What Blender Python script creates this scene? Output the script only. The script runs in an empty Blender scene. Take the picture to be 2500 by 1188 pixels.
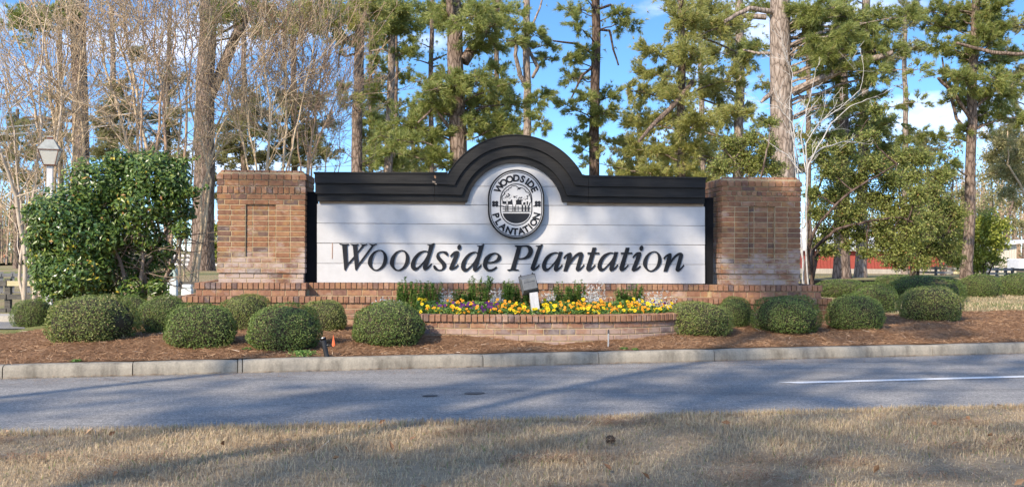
import bpy, math, random
import numpy as np
from mathutils import Vector, Matrix
from mathutils.geometry import tessellate_polygon
random.seed(7)
rng = np.random.default_rng(7)
sc = bpy.context.scene
COL = sc.collection
R = math.radians

# ------------------------------------------------------------------ camera
F, CX, CY, HZ = 2400.0, 1250.0, 594.0, 612.0       # focal length and frame of the photograph, in its pixels
CAM_H = 1.19
ROLL = R(0.40)
cam_d = bpy.data.cameras.new('camera'); cam = bpy.data.objects.new('camera', cam_d); COL.objects.link(cam)
cam_d.sensor_width = 36.0; cam_d.sensor_fit = 'HORIZONTAL'; cam_d.lens = 36.0 * F / 2500.0
cam_d.shift_y = (HZ - CY) / 2500.0
cam_d.clip_end = 2000; cam_d.clip_start = 0.05
CAM_M = Matrix.Translation((0, 0, CAM_H)) @ Matrix.Rotation(R(90), 4, 'X') @ Matrix.Rotation(ROLL, 4, 'Z')
cam.matrix_world = CAM_M
sc.camera = cam

# ------------------------------------------------------------------ light
SUN_EL, SUN_AZ = R(35), R(35)                        # azimuth: degrees to the left of straight behind the camera
TO_SUN = Vector((-math.sin(SUN_AZ) * math.cos(SUN_EL), -math.cos(SUN_AZ) * math.cos(SUN_EL), math.sin(SUN_EL)))
sl = bpy.data.lights.new('sun', 'SUN'); sl.energy = 2.85; sl.angle = R(0.53); sl.color = (1.0, 0.865, 0.68)
sun = bpy.data.objects.new('sun', sl); COL.objects.link(sun)
sun.rotation_euler = TO_SUN.to_track_quat('Z', 'Y').to_euler()

world = bpy.data.worlds.new('World'); sc.world = world; world.use_nodes = True
wn, wl = world.node_tree.nodes, world.node_tree.links
wn.clear()
w_out = wn.new('ShaderNodeOutputWorld'); w_bg = wn.new('ShaderNodeBackground')
w_sky = wn.new('ShaderNodeTexSky'); w_sky.sky_type = 'NISHITA'; w_sky.sun_disc = False
w_sky.sun_elevation = SUN_EL; w_sky.sun_rotation = math.atan2(TO_SUN.x, TO_SUN.y)
w_sky.air_density = 1.0; w_sky.dust_density = 0.7; w_sky.ozone_density = 2.3
w_hsv = wn.new('ShaderNodeHueSaturation'); w_hsv.inputs['Saturation'].default_value = 1.2
w_hsv.inputs['Hue'].default_value = 0.498
wl.new(w_sky.outputs[0], w_hsv.inputs['Color'])
w_tc0 = wn.new('ShaderNodeTexCoord'); w_m0 = wn.new('ShaderNodeMapping'); w_m0.inputs['Scale'].default_value = (1, 1, 2.3); w_m0.inputs['Location'].default_value = (0, 0, 0.06)
w_nv = wn.new('ShaderNodeVectorMath'); w_nv.operation = 'NORMALIZE'
wl.new(w_tc0.outputs['Generated'], w_m0.inputs[0]); wl.new(w_m0.outputs[0], w_nv.inputs[0]); wl.new(w_nv.outputs[0], w_sky.inputs['Vector'])
w_tc = wn.new('ShaderNodeTexCoord'); w_map = wn.new('ShaderNodeMapping'); w_map.inputs['Scale'].default_value = (3.2, 3.2, 9.0)
w_map.inputs['Location'].default_value = (1.9, 0.2, 0.1)
w_no = wn.new('ShaderNodeTexNoise'); w_no.inputs['Scale'].default_value = 1.3; w_no.inputs['Detail'].default_value = 8; w_no.inputs['Roughness'].default_value = 0.55
w_rp = wn.new('ShaderNodeValToRGB'); w_rp.color_ramp.elements[0].position = 0.53; w_rp.color_ramp.elements[1].position = 0.80
w_rp.color_ramp.elements[1].color = (0.85, 0.85, 0.85, 1)
w_mix = wn.new('ShaderNodeMix'); w_mix.data_type = 'RGBA'
w_mix.inputs[7].default_value = (6.4, 6.2, 6.8, 1)
wl.new(w_tc.outputs['Generated'], w_map.inputs[0]); wl.new(w_map.outputs[0], w_no.inputs['Vector']); wl.new(w_no.outputs['Fac'], w_rp.inputs[0])
wl.new(w_rp.outputs[0], w_mix.inputs[0]); wl.new(w_hsv.outputs[0], w_mix.inputs[6]); wl.new(w_mix.outputs[2], w_bg.inputs['Color'])
w_bg.inputs['Strength'].default_value = 0.15
wl.new(w_bg.outputs[0], w_out.inputs[0])
sc.view_settings.view_transform = 'Standard'; sc.view_settings.look = 'None'; sc.view_settings.gamma = 1.0
sc.view_settings.use_curve_mapping = False
sc.view_settings.exposure = 1.32
sc.render.engine = 'CYCLES'
sc.cycles.max_bounces = 8; sc.cycles.diffuse_bounces = 6; sc.cycles.glossy_bounces = 2; sc.cycles.transmission_bounces = 6
sc.cycles.transparent_max_bounces = 6; sc.cycles.caustics_reflective = False; sc.cycles.caustics_refractive = False
sc.cycles.use_denoising = True

# ------------------------------------------------------------------ where a sight line of the photograph meets a plane of the place
C0 = Vector((0, 0, CAM_H)); CAM_R = CAM_M.to_3x3()
def ray(px, py):
    return CAM_R @ Vector(((px - CX) / F, (CY - py) / F + (HZ - CY) / F, -1.0))
def on_z(px, py, z=0.0):
    d = ray(px, py); return C0 + d * ((z - CAM_H) / d.z)
def at_depth(px, py, y):
    d = ray(px, py); return C0 + d * (y / d.y)
WALL_Y, PHI = 13.0, R(4.2)
WU = Vector((math.cos(PHI), math.sin(PHI), 0)); WV = Vector((-math.sin(PHI), math.cos(PHI), 0)); WO = Vector((0, WALL_Y, 0))
WALL_M = Matrix.Translation(WO) @ Matrix.Rotation(PHI, 4, 'Z')
def on_wall(px, py, v=0.0):                          # -> (s, z) in the plane v metres behind the pier fronts
    d = ray(px, py); n = WV
    t = (v - (C0 - WO).dot(n)) / d.dot(n)
    p = C0 + d * t
    return (p - WO).dot(WU), p.z

# ------------------------------------------------------------------ mesh and object helpers
class MB:
    def __init__(s): s.v = []; s.f = {3: [], 4: []}; s.n = 0; s.mi = {3: [], 4: []}
    def add(s, v, f, mi=0):
        v = np.asarray(v, dtype=np.float64).reshape(-1, 3); f = np.asarray(f, dtype=np.int64)
        if len(f) == 0: return
        k = f.shape[1]
        s.v.append(v); s.f[k].append(f + s.n); s.mi[k].append(np.full(len(f), mi)); s.n += len(v)
    def box(s, x0, x1, y0, y1, z0, z1, mi=0):
        v = [(x0,y0,z0),(x1,y0,z0),(x1,y1,z0),(x0,y1,z0),(x0,y0,z1),(x1,y0,z1),(x1,y1,z1),(x0,y1,z1)]
        s.add(v, [(0,3,2,1),(4,5,6,7),(0,1,5,4),(1,2,6,5),(2,3,7,6),(3,0,4,7)], mi)
    def tube(s, pts, rad, sides=6, cap=True, mi=0):
        pts = np.asarray(pts, float); n = len(pts); rad = np.broadcast_to(np.asarray(rad, float), (n,))
        t = np.gradient(pts, axis=0); t /= np.linalg.norm(t, axis=1)[:, None] + 1e-12
        ref = np.array([0.31, 0.95, 0.05]) if abs(t[0][2]) > 0.6 else np.array([0.05, 0.1, 1.0])
        a = np.cross(t, ref); a /= np.linalg.norm(a, axis=1)[:, None] + 1e-12; b = np.cross(t, a)
        th = np.arange(sides) * 2 * np.pi / sides
        ring = (np.cos(th)[None, :, None] * a[:, None, :] + np.sin(th)[None, :, None] * b[:, None, :]) * rad[:, None, None] + pts[:, None, :]
        i = np.arange(n - 1)[:, None] * sides; j = np.arange(sides)[None, :]; j2 = (j + 1) % sides
        f = np.stack([i + j, i + sides + j, i + sides + j2, i + j2], -1).reshape(-1, 4)
        s.add(ring.reshape(-1, 3), f, mi)
        if cap and sides in (3, 4):
            s.add(ring[-1], [tuple(range(sides))], mi)
        elif cap:
            s.add(np.vstack([ring[-1], pts[-1]]), [(k, sides, (k + 1) % sides) for k in range(sides)], mi)
            s.add(np.vstack([ring[0], pts[0]]), [(k, (k + 1) % sides, sides) for k in range(sides)], mi)
    def mesh(s, name, mats, smooth=False):
        me = bpy.data.meshes.new(name)
        V = np.vstack(s.v) if s.v else np.zeros((0, 3)); tot = 0
        loops, starts, mis = [], [], []
        for k in (3, 4):
            if s.f[k]:
                f = np.vstack(s.f[k]); loops.append(f.ravel()); starts.append(tot + np.arange(len(f)) * k); tot += f.size; mis.append(np.concatenate(s.mi[k]))
        loops = np.concatenate(loops); starts = np.concatenate(starts); mis = np.concatenate(mis)
        me.vertices.add(len(V)); me.vertices.foreach_set('co', V.ravel())
        me.loops.add(len(loops)); me.loops.foreach_set('vertex_index', loops.astype(np.int32))
        me.polygons.add(len(starts)); me.polygons.foreach_set('loop_start', starts.astype(np.int32))
        me.polygons.foreach_set('material_index', mis.astype(np.int32))
        me.polygons.foreach_set('use_smooth', np.full(len(starts), smooth))
        for m in (mats if isinstance(mats, (list, tuple)) else [mats]): me.materials.append(m)
        me.update(calc_edges=True); me.validate()
        return me
    def build(s, name, mats, parent=None, smooth=False):
        return link(name, s.mesh(name, mats, smooth), parent)

def link(name, data, parent=None, loc=None, rot=None, scale=None):
    o = bpy.data.objects.new(name, data); COL.objects.link(o)
    if parent is not None: o.parent = parent
    if loc is not None: o.location = loc
    if rot is not None: o.rotation_euler = rot
    if scale is not None: o.scale = scale
    return o
def tag(o, label=None, cat=None, group=None, kind=None):
    for k, val in (('label', label), ('category', cat), ('group', group), ('kind', kind)):
        if val: o[k] = val
    return o
def thing(name, label, cat, loc=(0, 0, 0), rotz=0.0, group=None, kind=None):
    return tag(link(name, None, None, loc, (0, 0, rotz)), label, cat, group, kind)
def dup(root, loc=None, rotz=None, label=None, scale=None):
    r = root.copy(); COL.objects.link(r)
    if loc is not None: r.location = loc
    if rotz is not None: r.rotation_euler = (0, 0, rotz)
    if scale is not None: r.scale = scale
    if label: r['label'] = label
    for ch in list(root.children):
        c = ch.copy(); COL.objects.link(c); c.parent = r
        for g in ch.children:
            d = g.copy(); COL.objects.link(d); d.parent = c
    return r

_bev = {}
def bevel_box(w, d, h, b, m):                        # a box with chamfered edges, centred, shared between equal pieces
    key = (round(w, 3), round(d, 3), round(h, 3), round(b, 4), m.name)
    if key in _bev: return _bev[key]
    import bmesh
    bm = bmesh.new(); bmesh.ops.create_cube(bm, size=1.0)
    bmesh.ops.scale(bm, vec=(key[0], key[1], key[2]), verts=bm.verts)
    if b > 0: bmesh.ops.bevel(bm, geom=bm.edges[:], offset=b, segments=1, affect='EDGES')
    me = bpy.data.meshes.new('piece'); bm.to_mesh(me); bm.free(); me.materials.append(m)
    _bev[key] = me
    return me

# ------------------------------------------------------------------ materials
def new_mat(name):
    m = bpy.data.materials.new(name); m.use_nodes = True
    nt = m.node_tree; b = nt.nodes['Principled BSDF']
    return m, nt.nodes, nt.links, b
def ramp(n, stops):
    r = n.new('ShaderNodeValToRGB'); e = r.color_ramp.elements
    while len(e) < len(stops): e.new(0.5)
    for el, (p, c) in zip(e, stops): el.position = p; el.color = (c[0], c[1], c[2], 1)
    return r
def coords(n, l, scale=(1, 1, 1), kind='Object', per_object=False):
    tc = n.new('ShaderNodeTexCoord'); mp = n.new('ShaderNodeMapping'); mp.inputs['Scale'].default_value = scale
    l.new(tc.outputs[kind], mp.inputs[0])
    if per_object:
        oi = n.new('ShaderNodeObjectInfo'); ml = n.new('ShaderNodeMath'); ml.operation = 'MULTIPLY'; ml.inputs[1].default_value = 37.0
        l.new(oi.outputs['Random'], ml.inputs[0]); l.new(ml.outputs[0], mp.inputs['Location'])
    return mp.outputs[0]
def noise(n, l, vec, scale, detail=4, rough=0.55):
    t = n.new('ShaderNodeTexNoise'); t.inputs['Scale'].default_value = scale; t.inputs['Detail'].default_value = detail
    t.inputs['Roughness'].default_value = rough; l.new(vec, t.inputs['Vector']); return t.outputs['Fac']
def mixc(n, l, fac, a, b, mode='MIX'):
    x = n.new('ShaderNodeMix'); x.data_type = 'RGBA'; x.blend_type = mode
    for sock, val in ((x.inputs[0], fac), (x.inputs[6], a), (x.inputs[7], b)):
        if isinstance(val, (int, float)): sock.default_value = val
        elif isinstance(val, tuple): sock.default_value = (val[0], val[1], val[2], 1)
        else: l.new(val, sock)
    return x.outputs[2]
def bump(n, l, h, strength, dist, b):
    bp = n.new('ShaderNodeBump'); bp.inputs['Strength'].default_value = strength; bp.inputs['Distance'].default_value = dist
    l.new(h, bp.inputs['Height']); l.new(bp.outputs[0], b.inputs['Normal']); return bp
def simple(name, c1, c2, scale=8.0, rough=0.7, bmp=0.2, stretch=(1, 1, 1), metal=0.0, spec=0.4, bdist=0.01):
    m, n, l, b = new_mat(name)
    v = coords(n, l, stretch); f = noise(n, l, v, scale, 6)
    r = ramp(n, [(0.3, c1), (0.7, c2)]); l.new(f, r.inputs[0]); l.new(r.outputs[0], b.inputs['Base Color'])
    b.inputs['Roughness'].default_value = rough; b.inputs['Metallic'].default_value = metal; b.inputs['Specular IOR Level'].default_value = spec
    if bmp: bump(n, l, noise(n, l, v, scale * 5, 4), bmp, bdist, b)
    return m
def leaf(name, stops, rough=0.5, trans=0.35, spec=0.3):
    m, n, l, b = new_mat(name)
    g = n.new('ShaderNodeNewGeometry'); r = ramp(n, stops); l.new(g.outputs['Random Per Island'], r.inputs[0])
    l.new(r.outputs[0], b.inputs['Base Color']); b.inputs['Roughness'].default_value = rough; b.inputs['Specular IOR Level'].default_value = spec
    if trans:
        t = n.new('ShaderNodeBsdfTranslucent'); l.new(r.outputs[0], t.inputs[0])
        x = n.new('ShaderNodeMixShader'); x.inputs[0].default_value = trans
        l.new(b.outputs[0], x.inputs[1]); l.new(t.outputs[0], x.inputs[2]); l.new(x.outputs[0], n['Material Output'].inputs[0])
    return m
def patchy(m, c, scale, lo, hi, amt):
    n, l = m.node_tree.nodes, m.node_tree.links; b = n['Principled BSDF']; src = b.inputs['Base Color'].links[0].from_socket
    v = coords(n, l, (1, 1, 1), 'Object', True); r = ramp(n, [(lo, (0, 0, 0)), (hi, (amt, amt, amt))]); l.new(noise(n, l, v, scale, 4, .6), r.inputs[0])
    o = mixc(n, l, r.outputs[0], src, c)
    for lk in list(l):
        if lk.from_socket == src and lk.to_node.type in ('BSDF_PRINCIPLED', 'BSDF_TRANSLUCENT'): l.new(o, lk.to_socket)
def brick_mat(name, stops, efflo=0.0, e_lo=0, e_hi=1):
    m, n, l, b = new_mat(name)
    oi = n.new('ShaderNodeObjectInfo'); r = ramp(n, stops); r.color_ramp.interpolation = 'LINEAR'
    l.new(oi.outputs['Random'], r.inputs[0])
    v = coords(n, l, (1, 1, 1), 'Object', True)
    f = noise(n, l, v, 16, 5, 0.6)
    r2 = ramp(n, [(0.30, (0.72, 0.66, 0.62)), (0.5, (1, 1, 1)), (0.72, (1.25, 1.3, 1.15))]); l.new(f, r2.inputs[0])
    c = mixc(n, l, 1.0, r.outputs[0], r2.outputs[0], 'MULTIPLY')
    f2 = noise(n, l, v, 9, 3, 0.5); r3 = ramp(n, [(0.56, (0, 0, 0)), (0.64, (1, 1, 1))]); l.new(f2, r3.inputs[0])
    gm = n.new('ShaderNodeMath'); gm.operation = 'MULTIPLY'; gm.inputs[1].default_value = 0.30; l.new(r3.outputs[0], gm.inputs[0])
    c = mixc(n, l, gm.outputs[0], c, (0.36, 0.215, 0.075))
    # lime bloom and run-off stains in patches over the wall, independent of the single bricks
    geo = n.new('ShaderNodeNewGeometry')
    wv = n.new('ShaderNodeMapping'); wv.inputs['Scale'].default_value = (1, 1, 1.6); l.new(geo.outputs['Position'], wv.inputs[0])
    fw = noise(n, l, wv.outputs[0], 3.3, 7, 0.66)
    sx = n.new('ShaderNodeSeparateXYZ'); l.new(geo.outputs['Position'], sx.inputs[0])
    mr = n.new('ShaderNodeMapRange'); mr.interpolation_type = 'SMOOTHSTEP'
    mr.inputs[1].default_value = e_hi; mr.inputs[2].default_value = e_lo; l.new(sx.outputs['Z'], mr.inputs[0])
    ad = n.new('ShaderNodeMath'); ad.operation = 'MULTIPLY_ADD'; l.new(mr.outputs[0], ad.inputs[0]); ad.inputs[1].default_value = 0.2; l.new(fw, ad.inputs[2])
    r4 = ramp(n, [(0.57, (0, 0, 0)), (0.74, (1, 1, 1))]); l.new(ad.outputs[0], r4.inputs[0])
    em = n.new('ShaderNodeMath'); em.operation = 'MULTIPLY'; em.inputs[1].default_value = efflo; l.new(r4.outputs[0], em.inputs[0])
    c = mixc(n, l, em.outputs[0], c, (0.48, 0.43, 0.40))
    l.new(c, b.inputs['Base Color']); b.inputs['Roughness'].default_value = 0.85; b.inputs['Specular IOR Level'].default_value = 0.25
    bump(n, l, noise(n, l, v, 70, 5, 0.7), 0.35, 0.006, b)
    return m

M = {}
BR = [(0.0, (0.166, 0.085, 0.057)), (0.07, (0.110, 0.074, 0.063)), (0.15, (0.200, 0.097, 0.056)), (0.45, (0.233, 0.116, 0.065)), (0.65, (0.218, 0.104, 0.057)), (0.82, (0.257, 0.135, 0.072)), (0.93, (0.285, 0.163, 0.101)), (1.0, (0.238, 0.111, 0.066))]
M['brick'] = brick_mat('weathered_brick', BR, 0.55, 0.82, 1.5)
M['brick_low'] = brick_mat('plinth_brick', [(p, (c[0] * 1.12, c[1] * 1.20, c[2] * 1.34)) for p, c in BR], 0.35, 0.2, 0.5)
M['mortar'] = simple('sandy_mortar', (0.29, 0.215, 0.125), (0.42, 0.33, 0.205), 14, 0.95, 0.4)
def white_paint():
    m, n, l, b = new_mat('white_board_paint')
    v = coords(n, l, (1, 1, 1), 'Object', True)
    st = n.new('ShaderNodeMapping'); st.inputs['Scale'].default_value = (1.2, 1, 40); l.new(v, st.inputs[0])
    g = noise(n, l, st.outputs[0], 4.0, 6, 0.6)
    st2 = n.new('ShaderNodeMapping'); st2.inputs['Scale'].default_value = (1, 1, 2.2); l.new(v, st2.inputs[0])
    kn = n.new('ShaderNodeTexVoronoi'); kn.inputs['Scale'].default_value = 2.3; kn.inputs['Randomness'].default_value = 1.0; l.new(st2.outputs[0], kn.inputs['Vector'])
    kr = ramp(n, [(0.0, (1, 1, 1)), (0.075, (0, 0, 0))]); l.new(kn.outputs['Distance'], kr.inputs[0])
    dirt = noise(n, l, v, 3.0, 6, 0.65)
    r = ramp(n, [(0.25, (0.42, 0.415, 0.41)), (0.55, (0.485, 0.48, 0.478)), (0.8, (0.52, 0.515, 0.512))]); l.new(dirt, r.inputs[0])
    c = mixc(n, l, 0.06, r.outputs[0], g, 'OVERLAY')
    dv = n.new('ShaderNodeMapping'); dv.inputs['Scale'].default_value = (9, 1, .35); l.new(v, dv.inputs[0]); ds = noise(n, l, dv.outputs[0], 1.0, 6, .6); dr = ramp(n, [(.25, (.84, .83, .81)), (.6, (1, 1, 1))]); l.new(ds, dr.inputs[0]); c = mixc(n, l, .30, c, dr.outputs[0], 'MULTIPLY')
    l.new(c, b.inputs['Base Color']); b.inputs['Roughness'].default_value = 0.55
    h = n.new('ShaderNodeMath'); h.operation = 'MULTIPLY_ADD'; l.new(kr.outputs[0], h.inputs[0]); h.inputs[1].default_value = 0.6; l.new(g, h.inputs[2])
    bump(n, l, h.outputs[0], 0.28, 0.006, b)
    return m
M['white'] = white_paint()
M['black'] = simple('black_trim_paint', (0.016, 0.0155, 0.015), (0.030, 0.029, 0.028), 5, 0.6, 0.12, (0.6, 1, 9), spec=0.14)
M['letter'] = simple('black_letter_face', (0.009, 0.010, 0.013), (0.016, 0.017, 0.021), 7, 0.55, 0.05, spec=0.2)
M['black_post'] = simple('matt_black_board', (0.006, 0.006, 0.007), (0.010, 0.010, 0.011), 6, 0.8, 0.1, spec=0.15)
M['bare_wood'] = simple('bare_wood', (0.30, 0.22, 0.15), (0.44, 0.34, 0.25), 9, 0.8, 0.3, (1, 1, 12))
M['rust'] = simple('rust_streak', (0.30, 0.15, 0.07), (0.42, 0.24, 0.13), 9, 0.9, 0.0)
def concrete(name, a, b_, stain=0.5):
    m, n, l, b = new_mat(name)
    v = coords(n, l, (1, 1, 1), 'Object', True)
    f = noise(n, l, v, 60, 6, 0.7); r = ramp(n, [(0.3, a), (0.7, b_)]); l.new(f, r.inputs[0])
    sv = n.new('ShaderNodeMapping'); sv.inputs['Scale'].default_value = (3, 3, 0.8); l.new(v, sv.inputs[0])
    s = noise(n, l, sv.outputs[0], 2.4, 8, 0.65); sr = ramp(n, [(0.38, (1.12, 1.1, 1.06)), (0.52, (0.85, 0.84, 0.82)), (0.70, (0.36, 0.35, 0.33))]); l.new(s, sr.inputs[0])
    c = mixc(n, l, stain, r.outputs[0], sr.outputs[0], 'MULTIPLY')
    l.new(c, b.inputs['Base Color']); b.inputs['Roughness'].default_value = 0.9
    bump(n, l, noise(n, l, v, 120, 4, 0.7), 0.4, 0.004, b)
    return m
M['kerb'] = concrete('kerb_concrete', (0.235, 0.208, 0.168), (0.335, 0.305, 0.25), 0.9)
M['pale_concrete'] = concrete('pale_concrete', (0.36, 0.325, 0.275), (0.45, 0.41, 0.35), 0.4)
def asphalt():
    m, n, l, b = new_mat('worn_asphalt')
    v = coords(n, l)
    a = noise(n, l, v, 95, 3, 0.8); r = ramp(n, [(0.30, (0.115, 0.111, 0.108)), (0.50, (0.215, 0.206, 0.196)), (0.68, (0.40, 0.385, 0.36))]); l.new(a, r.inputs[0])
    w = noise(n, l, v, 0.9, 9, 0.72); wr = ramp(n, [(0.3, (0.78, 0.78, 0.79)), (0.5, (1, 1, 1)), (0.7, (1.15, 1.14, 1.12))]); l.new(w, wr.inputs[0])
    c = mixc(n, l, 1.0, r.outputs[0], wr.outputs[0], 'MULTIPLY')
    ck = n.new('ShaderNodeMapping'); ck.inputs['Rotation'].default_value = (0, 0, R(-13)); ck.inputs['Scale'].default_value = (0.35, 2.4, 1); l.new(v, ck.inputs[0])
    vo = n.new('ShaderNodeTexVoronoi'); vo.feature = 'DISTANCE_TO_EDGE'; vo.inputs['Scale'].default_value = 0.5; 
    nd = n.new('ShaderNodeTexNoise'); nd.inputs['Scale'].default_value = 5; nd.inputs['Detail'].default_value = 5; l.new(ck.outputs[0], nd.inputs['Vector'])
    dm = n.new('ShaderNodeMix'); dm.data_type = 'RGBA'; dm.inputs[0].default_value = 0.12; l.new(ck.outputs[0], dm.inputs[6]); l.new(nd.outputs['Color'], dm.inputs[7]); l.new(dm.outputs[2], vo.inputs['Vector'])
    cr = ramp(n, [(0.0, (0.45, 0.45, 0.45)), (0.008, (1, 1, 1))]); l.new(vo.outputs['Distance'], cr.inputs[0])
    c = mixc(n, l, 0.55, c, cr.outputs[0], 'MULTIPLY')
    ag = noise(n, l, v, 34, 2, .8); ar = ramp(n, [(.3, (.74, .74, .75)), (.5, (1, 1, 1)), (.68, (1.3, 1.28, 1.25))]); l.new(ag, ar.inputs[0]); c = mixc(n, l, 1.0, c, ar.outputs[0], 'MULTIPLY')
    sm = n.new('ShaderNodeMapping'); sm.inputs['Rotation'].default_value = (0, 0, R(-13)); sm.inputs['Scale'].default_value = (.10, 1.5, 1); l.new(v, sm.inputs[0])
    st = noise(n, l, sm.outputs[0], 1.6, 7, .7); srp = ramp(n, [(.36, (.80, .80, .80)), (.52, (1.02, 1.02, 1.02)), (.72, (1.12, 1.11, 1.1))]); l.new(st, srp.inputs[0]); c = mixc(n, l, 1.0, c, srp.outputs[0], 'MULTIPLY')
    l.new(c, b.inputs['Base Color']); b.inputs['Roughness'].default_value = 0.82; b.inputs['Specular IOR Level'].default_value = 0.35
    bump(n, l, a, 0.7, 0.006, b)
    return m
M['asphalt'] = asphalt()
M['patch'] = simple('dark_patch', (0.06, 0.06, 0.062), (0.095, 0.095, 0.095), 30, 0.8, 0.4)
def worn_paint():
    m, n, l, b = new_mat('worn_road_paint'); v = coords(n, l); f = noise(n, l, v, 60, 6, .75); r = ramp(n, [(0.30, (0.20, 0.19, 0.185)), (0.42, (0.58, 0.58, 0.57)), (0.6, (0.74, 0.74, 0.73))]); l.new(f, r.inputs[0])
    l.new(r.outputs[0], b.inputs['Base Color']); b.inputs['Roughness'].default_value = .8; bump(n, l, f, .5, .004, b); return m
M['line'] = worn_paint()
def ground_mat():
    m, n, l, b = new_mat('dormant_lawn_ground')
    v = coords(n, l)
    f = noise(n, l, v, 7, 8, 0.7); r = ramp(n, [(0.25, (0.20, 0.15, 0.085)), (0.5, (0.30, 0.235, 0.135)), (0.75, (0.38, 0.31, 0.185))]); l.new(f, r.inputs[0])
    g = noise(n, l, v, 0.16, 5, 0.6); gr = ramp(n, [(0.46, (0, 0, 0)), (0.62, (1, 1, 1))]); l.new(g, gr.inputs[0])
    f2 = noise(n, l, v, 11, 6, 0.7); r2 = ramp(n, [(0.3, (0.12, 0.15, 0.04)), (0.7, (0.23, 0.25, 0.085))]); l.new(f2, r2.inputs[0])
    c = mixc(n, l, gr.outputs[0], r.outputs[0], r2.outputs[0])
    l.new(c, b.inputs['Base Color']); b.inputs['Roughness'].default_value = 0.95; b.inputs['Specular IOR Level'].default_value = 0.1
    bump(n, l, noise(n, l, v, 45, 6, 0.75), 0.8, 0.03, b)
    return m
M['ground'] = ground_mat()
M['soil_lawn'] = simple('thatch', (0.25, 0.185, 0.11), (0.40, 0.30, 0.19), 22, 0.95, 0.8, bdist=0.02)
def mulch_mat():
    m, n, l, b = new_mat('pine_straw_mulch')
    v = coords(n, l)
    f = noise(n, l, v, 38, 7, 0.75); r = ramp(n, [(0.28, (0.14, 0.076, 0.042)), (0.5, (0.235, 0.132, 0.072)), (0.72, (0.325, 0.195, 0.11))]); l.new(f, r.inputs[0])
    w = noise(n, l, v, 1.1, 4); wr = ramp(n, [(0.3, (0.75, 0.72, 0.7)), (0.7, (1.1, 1.1, 1.1))]); l.new(w, wr.inputs[0])
    l.new(mixc(n, l, 1.0, r.outputs[0], wr.outputs[0], 'MULTIPLY'), b.inputs['Base Color'])
    b.inputs['Roughness'].default_value = 0.95; b.inputs['Specular IOR Level'].default_value = 0.1
    bump(n, l, f, 0.9, 0.03, b)
    return m
M['mulch'] = mulch_mat()
M['straw'] = leaf('fallen_pine_straw', [(0, (0.17, 0.092, 0.050)), (0.4, (0.25, 0.142, 0.078)), (0.85, (0.34, 0.21, 0.12)), (0.98, (0.42, 0.28, 0.17)), (1, (0.6, 0.5, 0.4))], 0.8, 0.0, 0.15)
M['grass'] = leaf('dormant_grass_blade', [(0, (0.22, 0.155, 0.09)), (0.2, (0.42, 0.31, 0.19)), (0.6, (0.55, 0.425, 0.27)), (0.90, (0.66, 0.535, 0.355)), (0.955, (0.42, 0.36, 0.19)), (0.97, (0.15, 0.22, 0.06)), (1, (0.18, 0.24, 0.07))], 0.75, 0.3, 0.2)
def bark(name, a, b_, c_, sc_=1.0):
    m, n, l, b = new_mat(name)
    v = coords(n, l, (6 * sc_, 6 * sc_, 1.9 * sc_))
    nd = n.new('ShaderNodeTexNoise'); nd.inputs['Scale'].default_value = 1.6; nd.inputs['Detail'].default_value = 4; l.new(v, nd.inputs['Vector'])
    dm = n.new('ShaderNodeMix'); dm.data_type = 'RGBA'; dm.inputs[0].default_value = 0.3; l.new(v, dm.inputs[6]); l.new(nd.outputs['Color'], dm.inputs[7])
    vo = n.new('ShaderNodeTexVoronoi'); vo.feature = 'DISTANCE_TO_EDGE'; vo.inputs['Scale'].default_value = 1.7; l.new(dm.outputs[2], vo.inputs['Vector'])
    r = ramp(n, [(0.0, a), (0.07, b_), (0.3, c_)]); l.new(vo.outputs['Distance'], r.inputs[0])
    f = noise(n, l, v, 3.5, 6, 0.7); fr = ramp(n, [(0.25, (0.65, 0.62, 0.6)), (0.75, (1.25, 1.22, 1.2))]); l.new(f, fr.inputs[0])
    l.new(mixc(n, l, 1.0, r.outputs[0], fr.outputs[0], 'MULTIPLY'), b.inputs['Base Color'])
    b.inputs['Roughness'].default_value = 0.9; b.inputs['Specular IOR Level'].default_value = 0.15
    bump(n, l, vo.outputs['Distance'], 0.9, 0.06, b)
    return m
M['bark'] = bark('pine_bark', (0.055, 0.040, 0.032), (0.16, 0.120, 0.096), (0.25, 0.195, 0.16))
M['bark_pale'] = bark('pale_pine_bark', (0.10, 0.080, 0.068), (0.24, 0.195, 0.162), (0.35, 0.295, 0.255))
M['bark_dark'] = bark('dark_pine_bark', (0.03, 0.021, 0.017), (0.085, 0.060, 0.048), (0.145, 0.105, 0.085))
M['twig'] = simple('tan_bare_twig', (0.37, 0.275, 0.175), (0.58, 0.455, 0.31), 3.0, 0.85, 0.0)
M['twig_red'] = simple('brown_bare_twig', (0.27, 0.175, 0.115), (0.44, 0.315, 0.22), 3.0, 0.85, 0.0)
M['smooth_stem'] = simple('smooth_pale_stem', (0.36, 0.28, 0.21), (0.54, 0.46, 0.37), 6.0, 0.7, 0.15, (4, 4, 0.7))
M['camellia_stem'] = simple('shrub_stem', (0.16, 0.115, 0.08), (0.30, 0.235, 0.175), 6.0, 0.8, 0.2)
M['lichen'] = simple('lichen_white_bark', (0.27, 0.25, 0.225), (0.52, 0.50, 0.47), 14.0, 0.9, 0.3)
M['seed'] = leaf('dry_seed_heads', [(0, (0.20, 0.13, 0.08)), (0.5, (0.33, 0.23, 0.15)), (1, (0.45, 0.34, 0.23))], 0.9, 0.2, 0.1)
M['needle'] = leaf('pine_needles', [(0, (0.14, 0.175, 0.05)), (0.3, (0.25, 0.295, 0.08)), (0.7, (0.37, 0.41, 0.125)), (0.92, (0.48, 0.49, 0.19)), (0.97, (0.62, 0.56, 0.25)), (1, (0.40, 0.20, 0.09))], 0.42, 0.5, 0.35)
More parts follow.
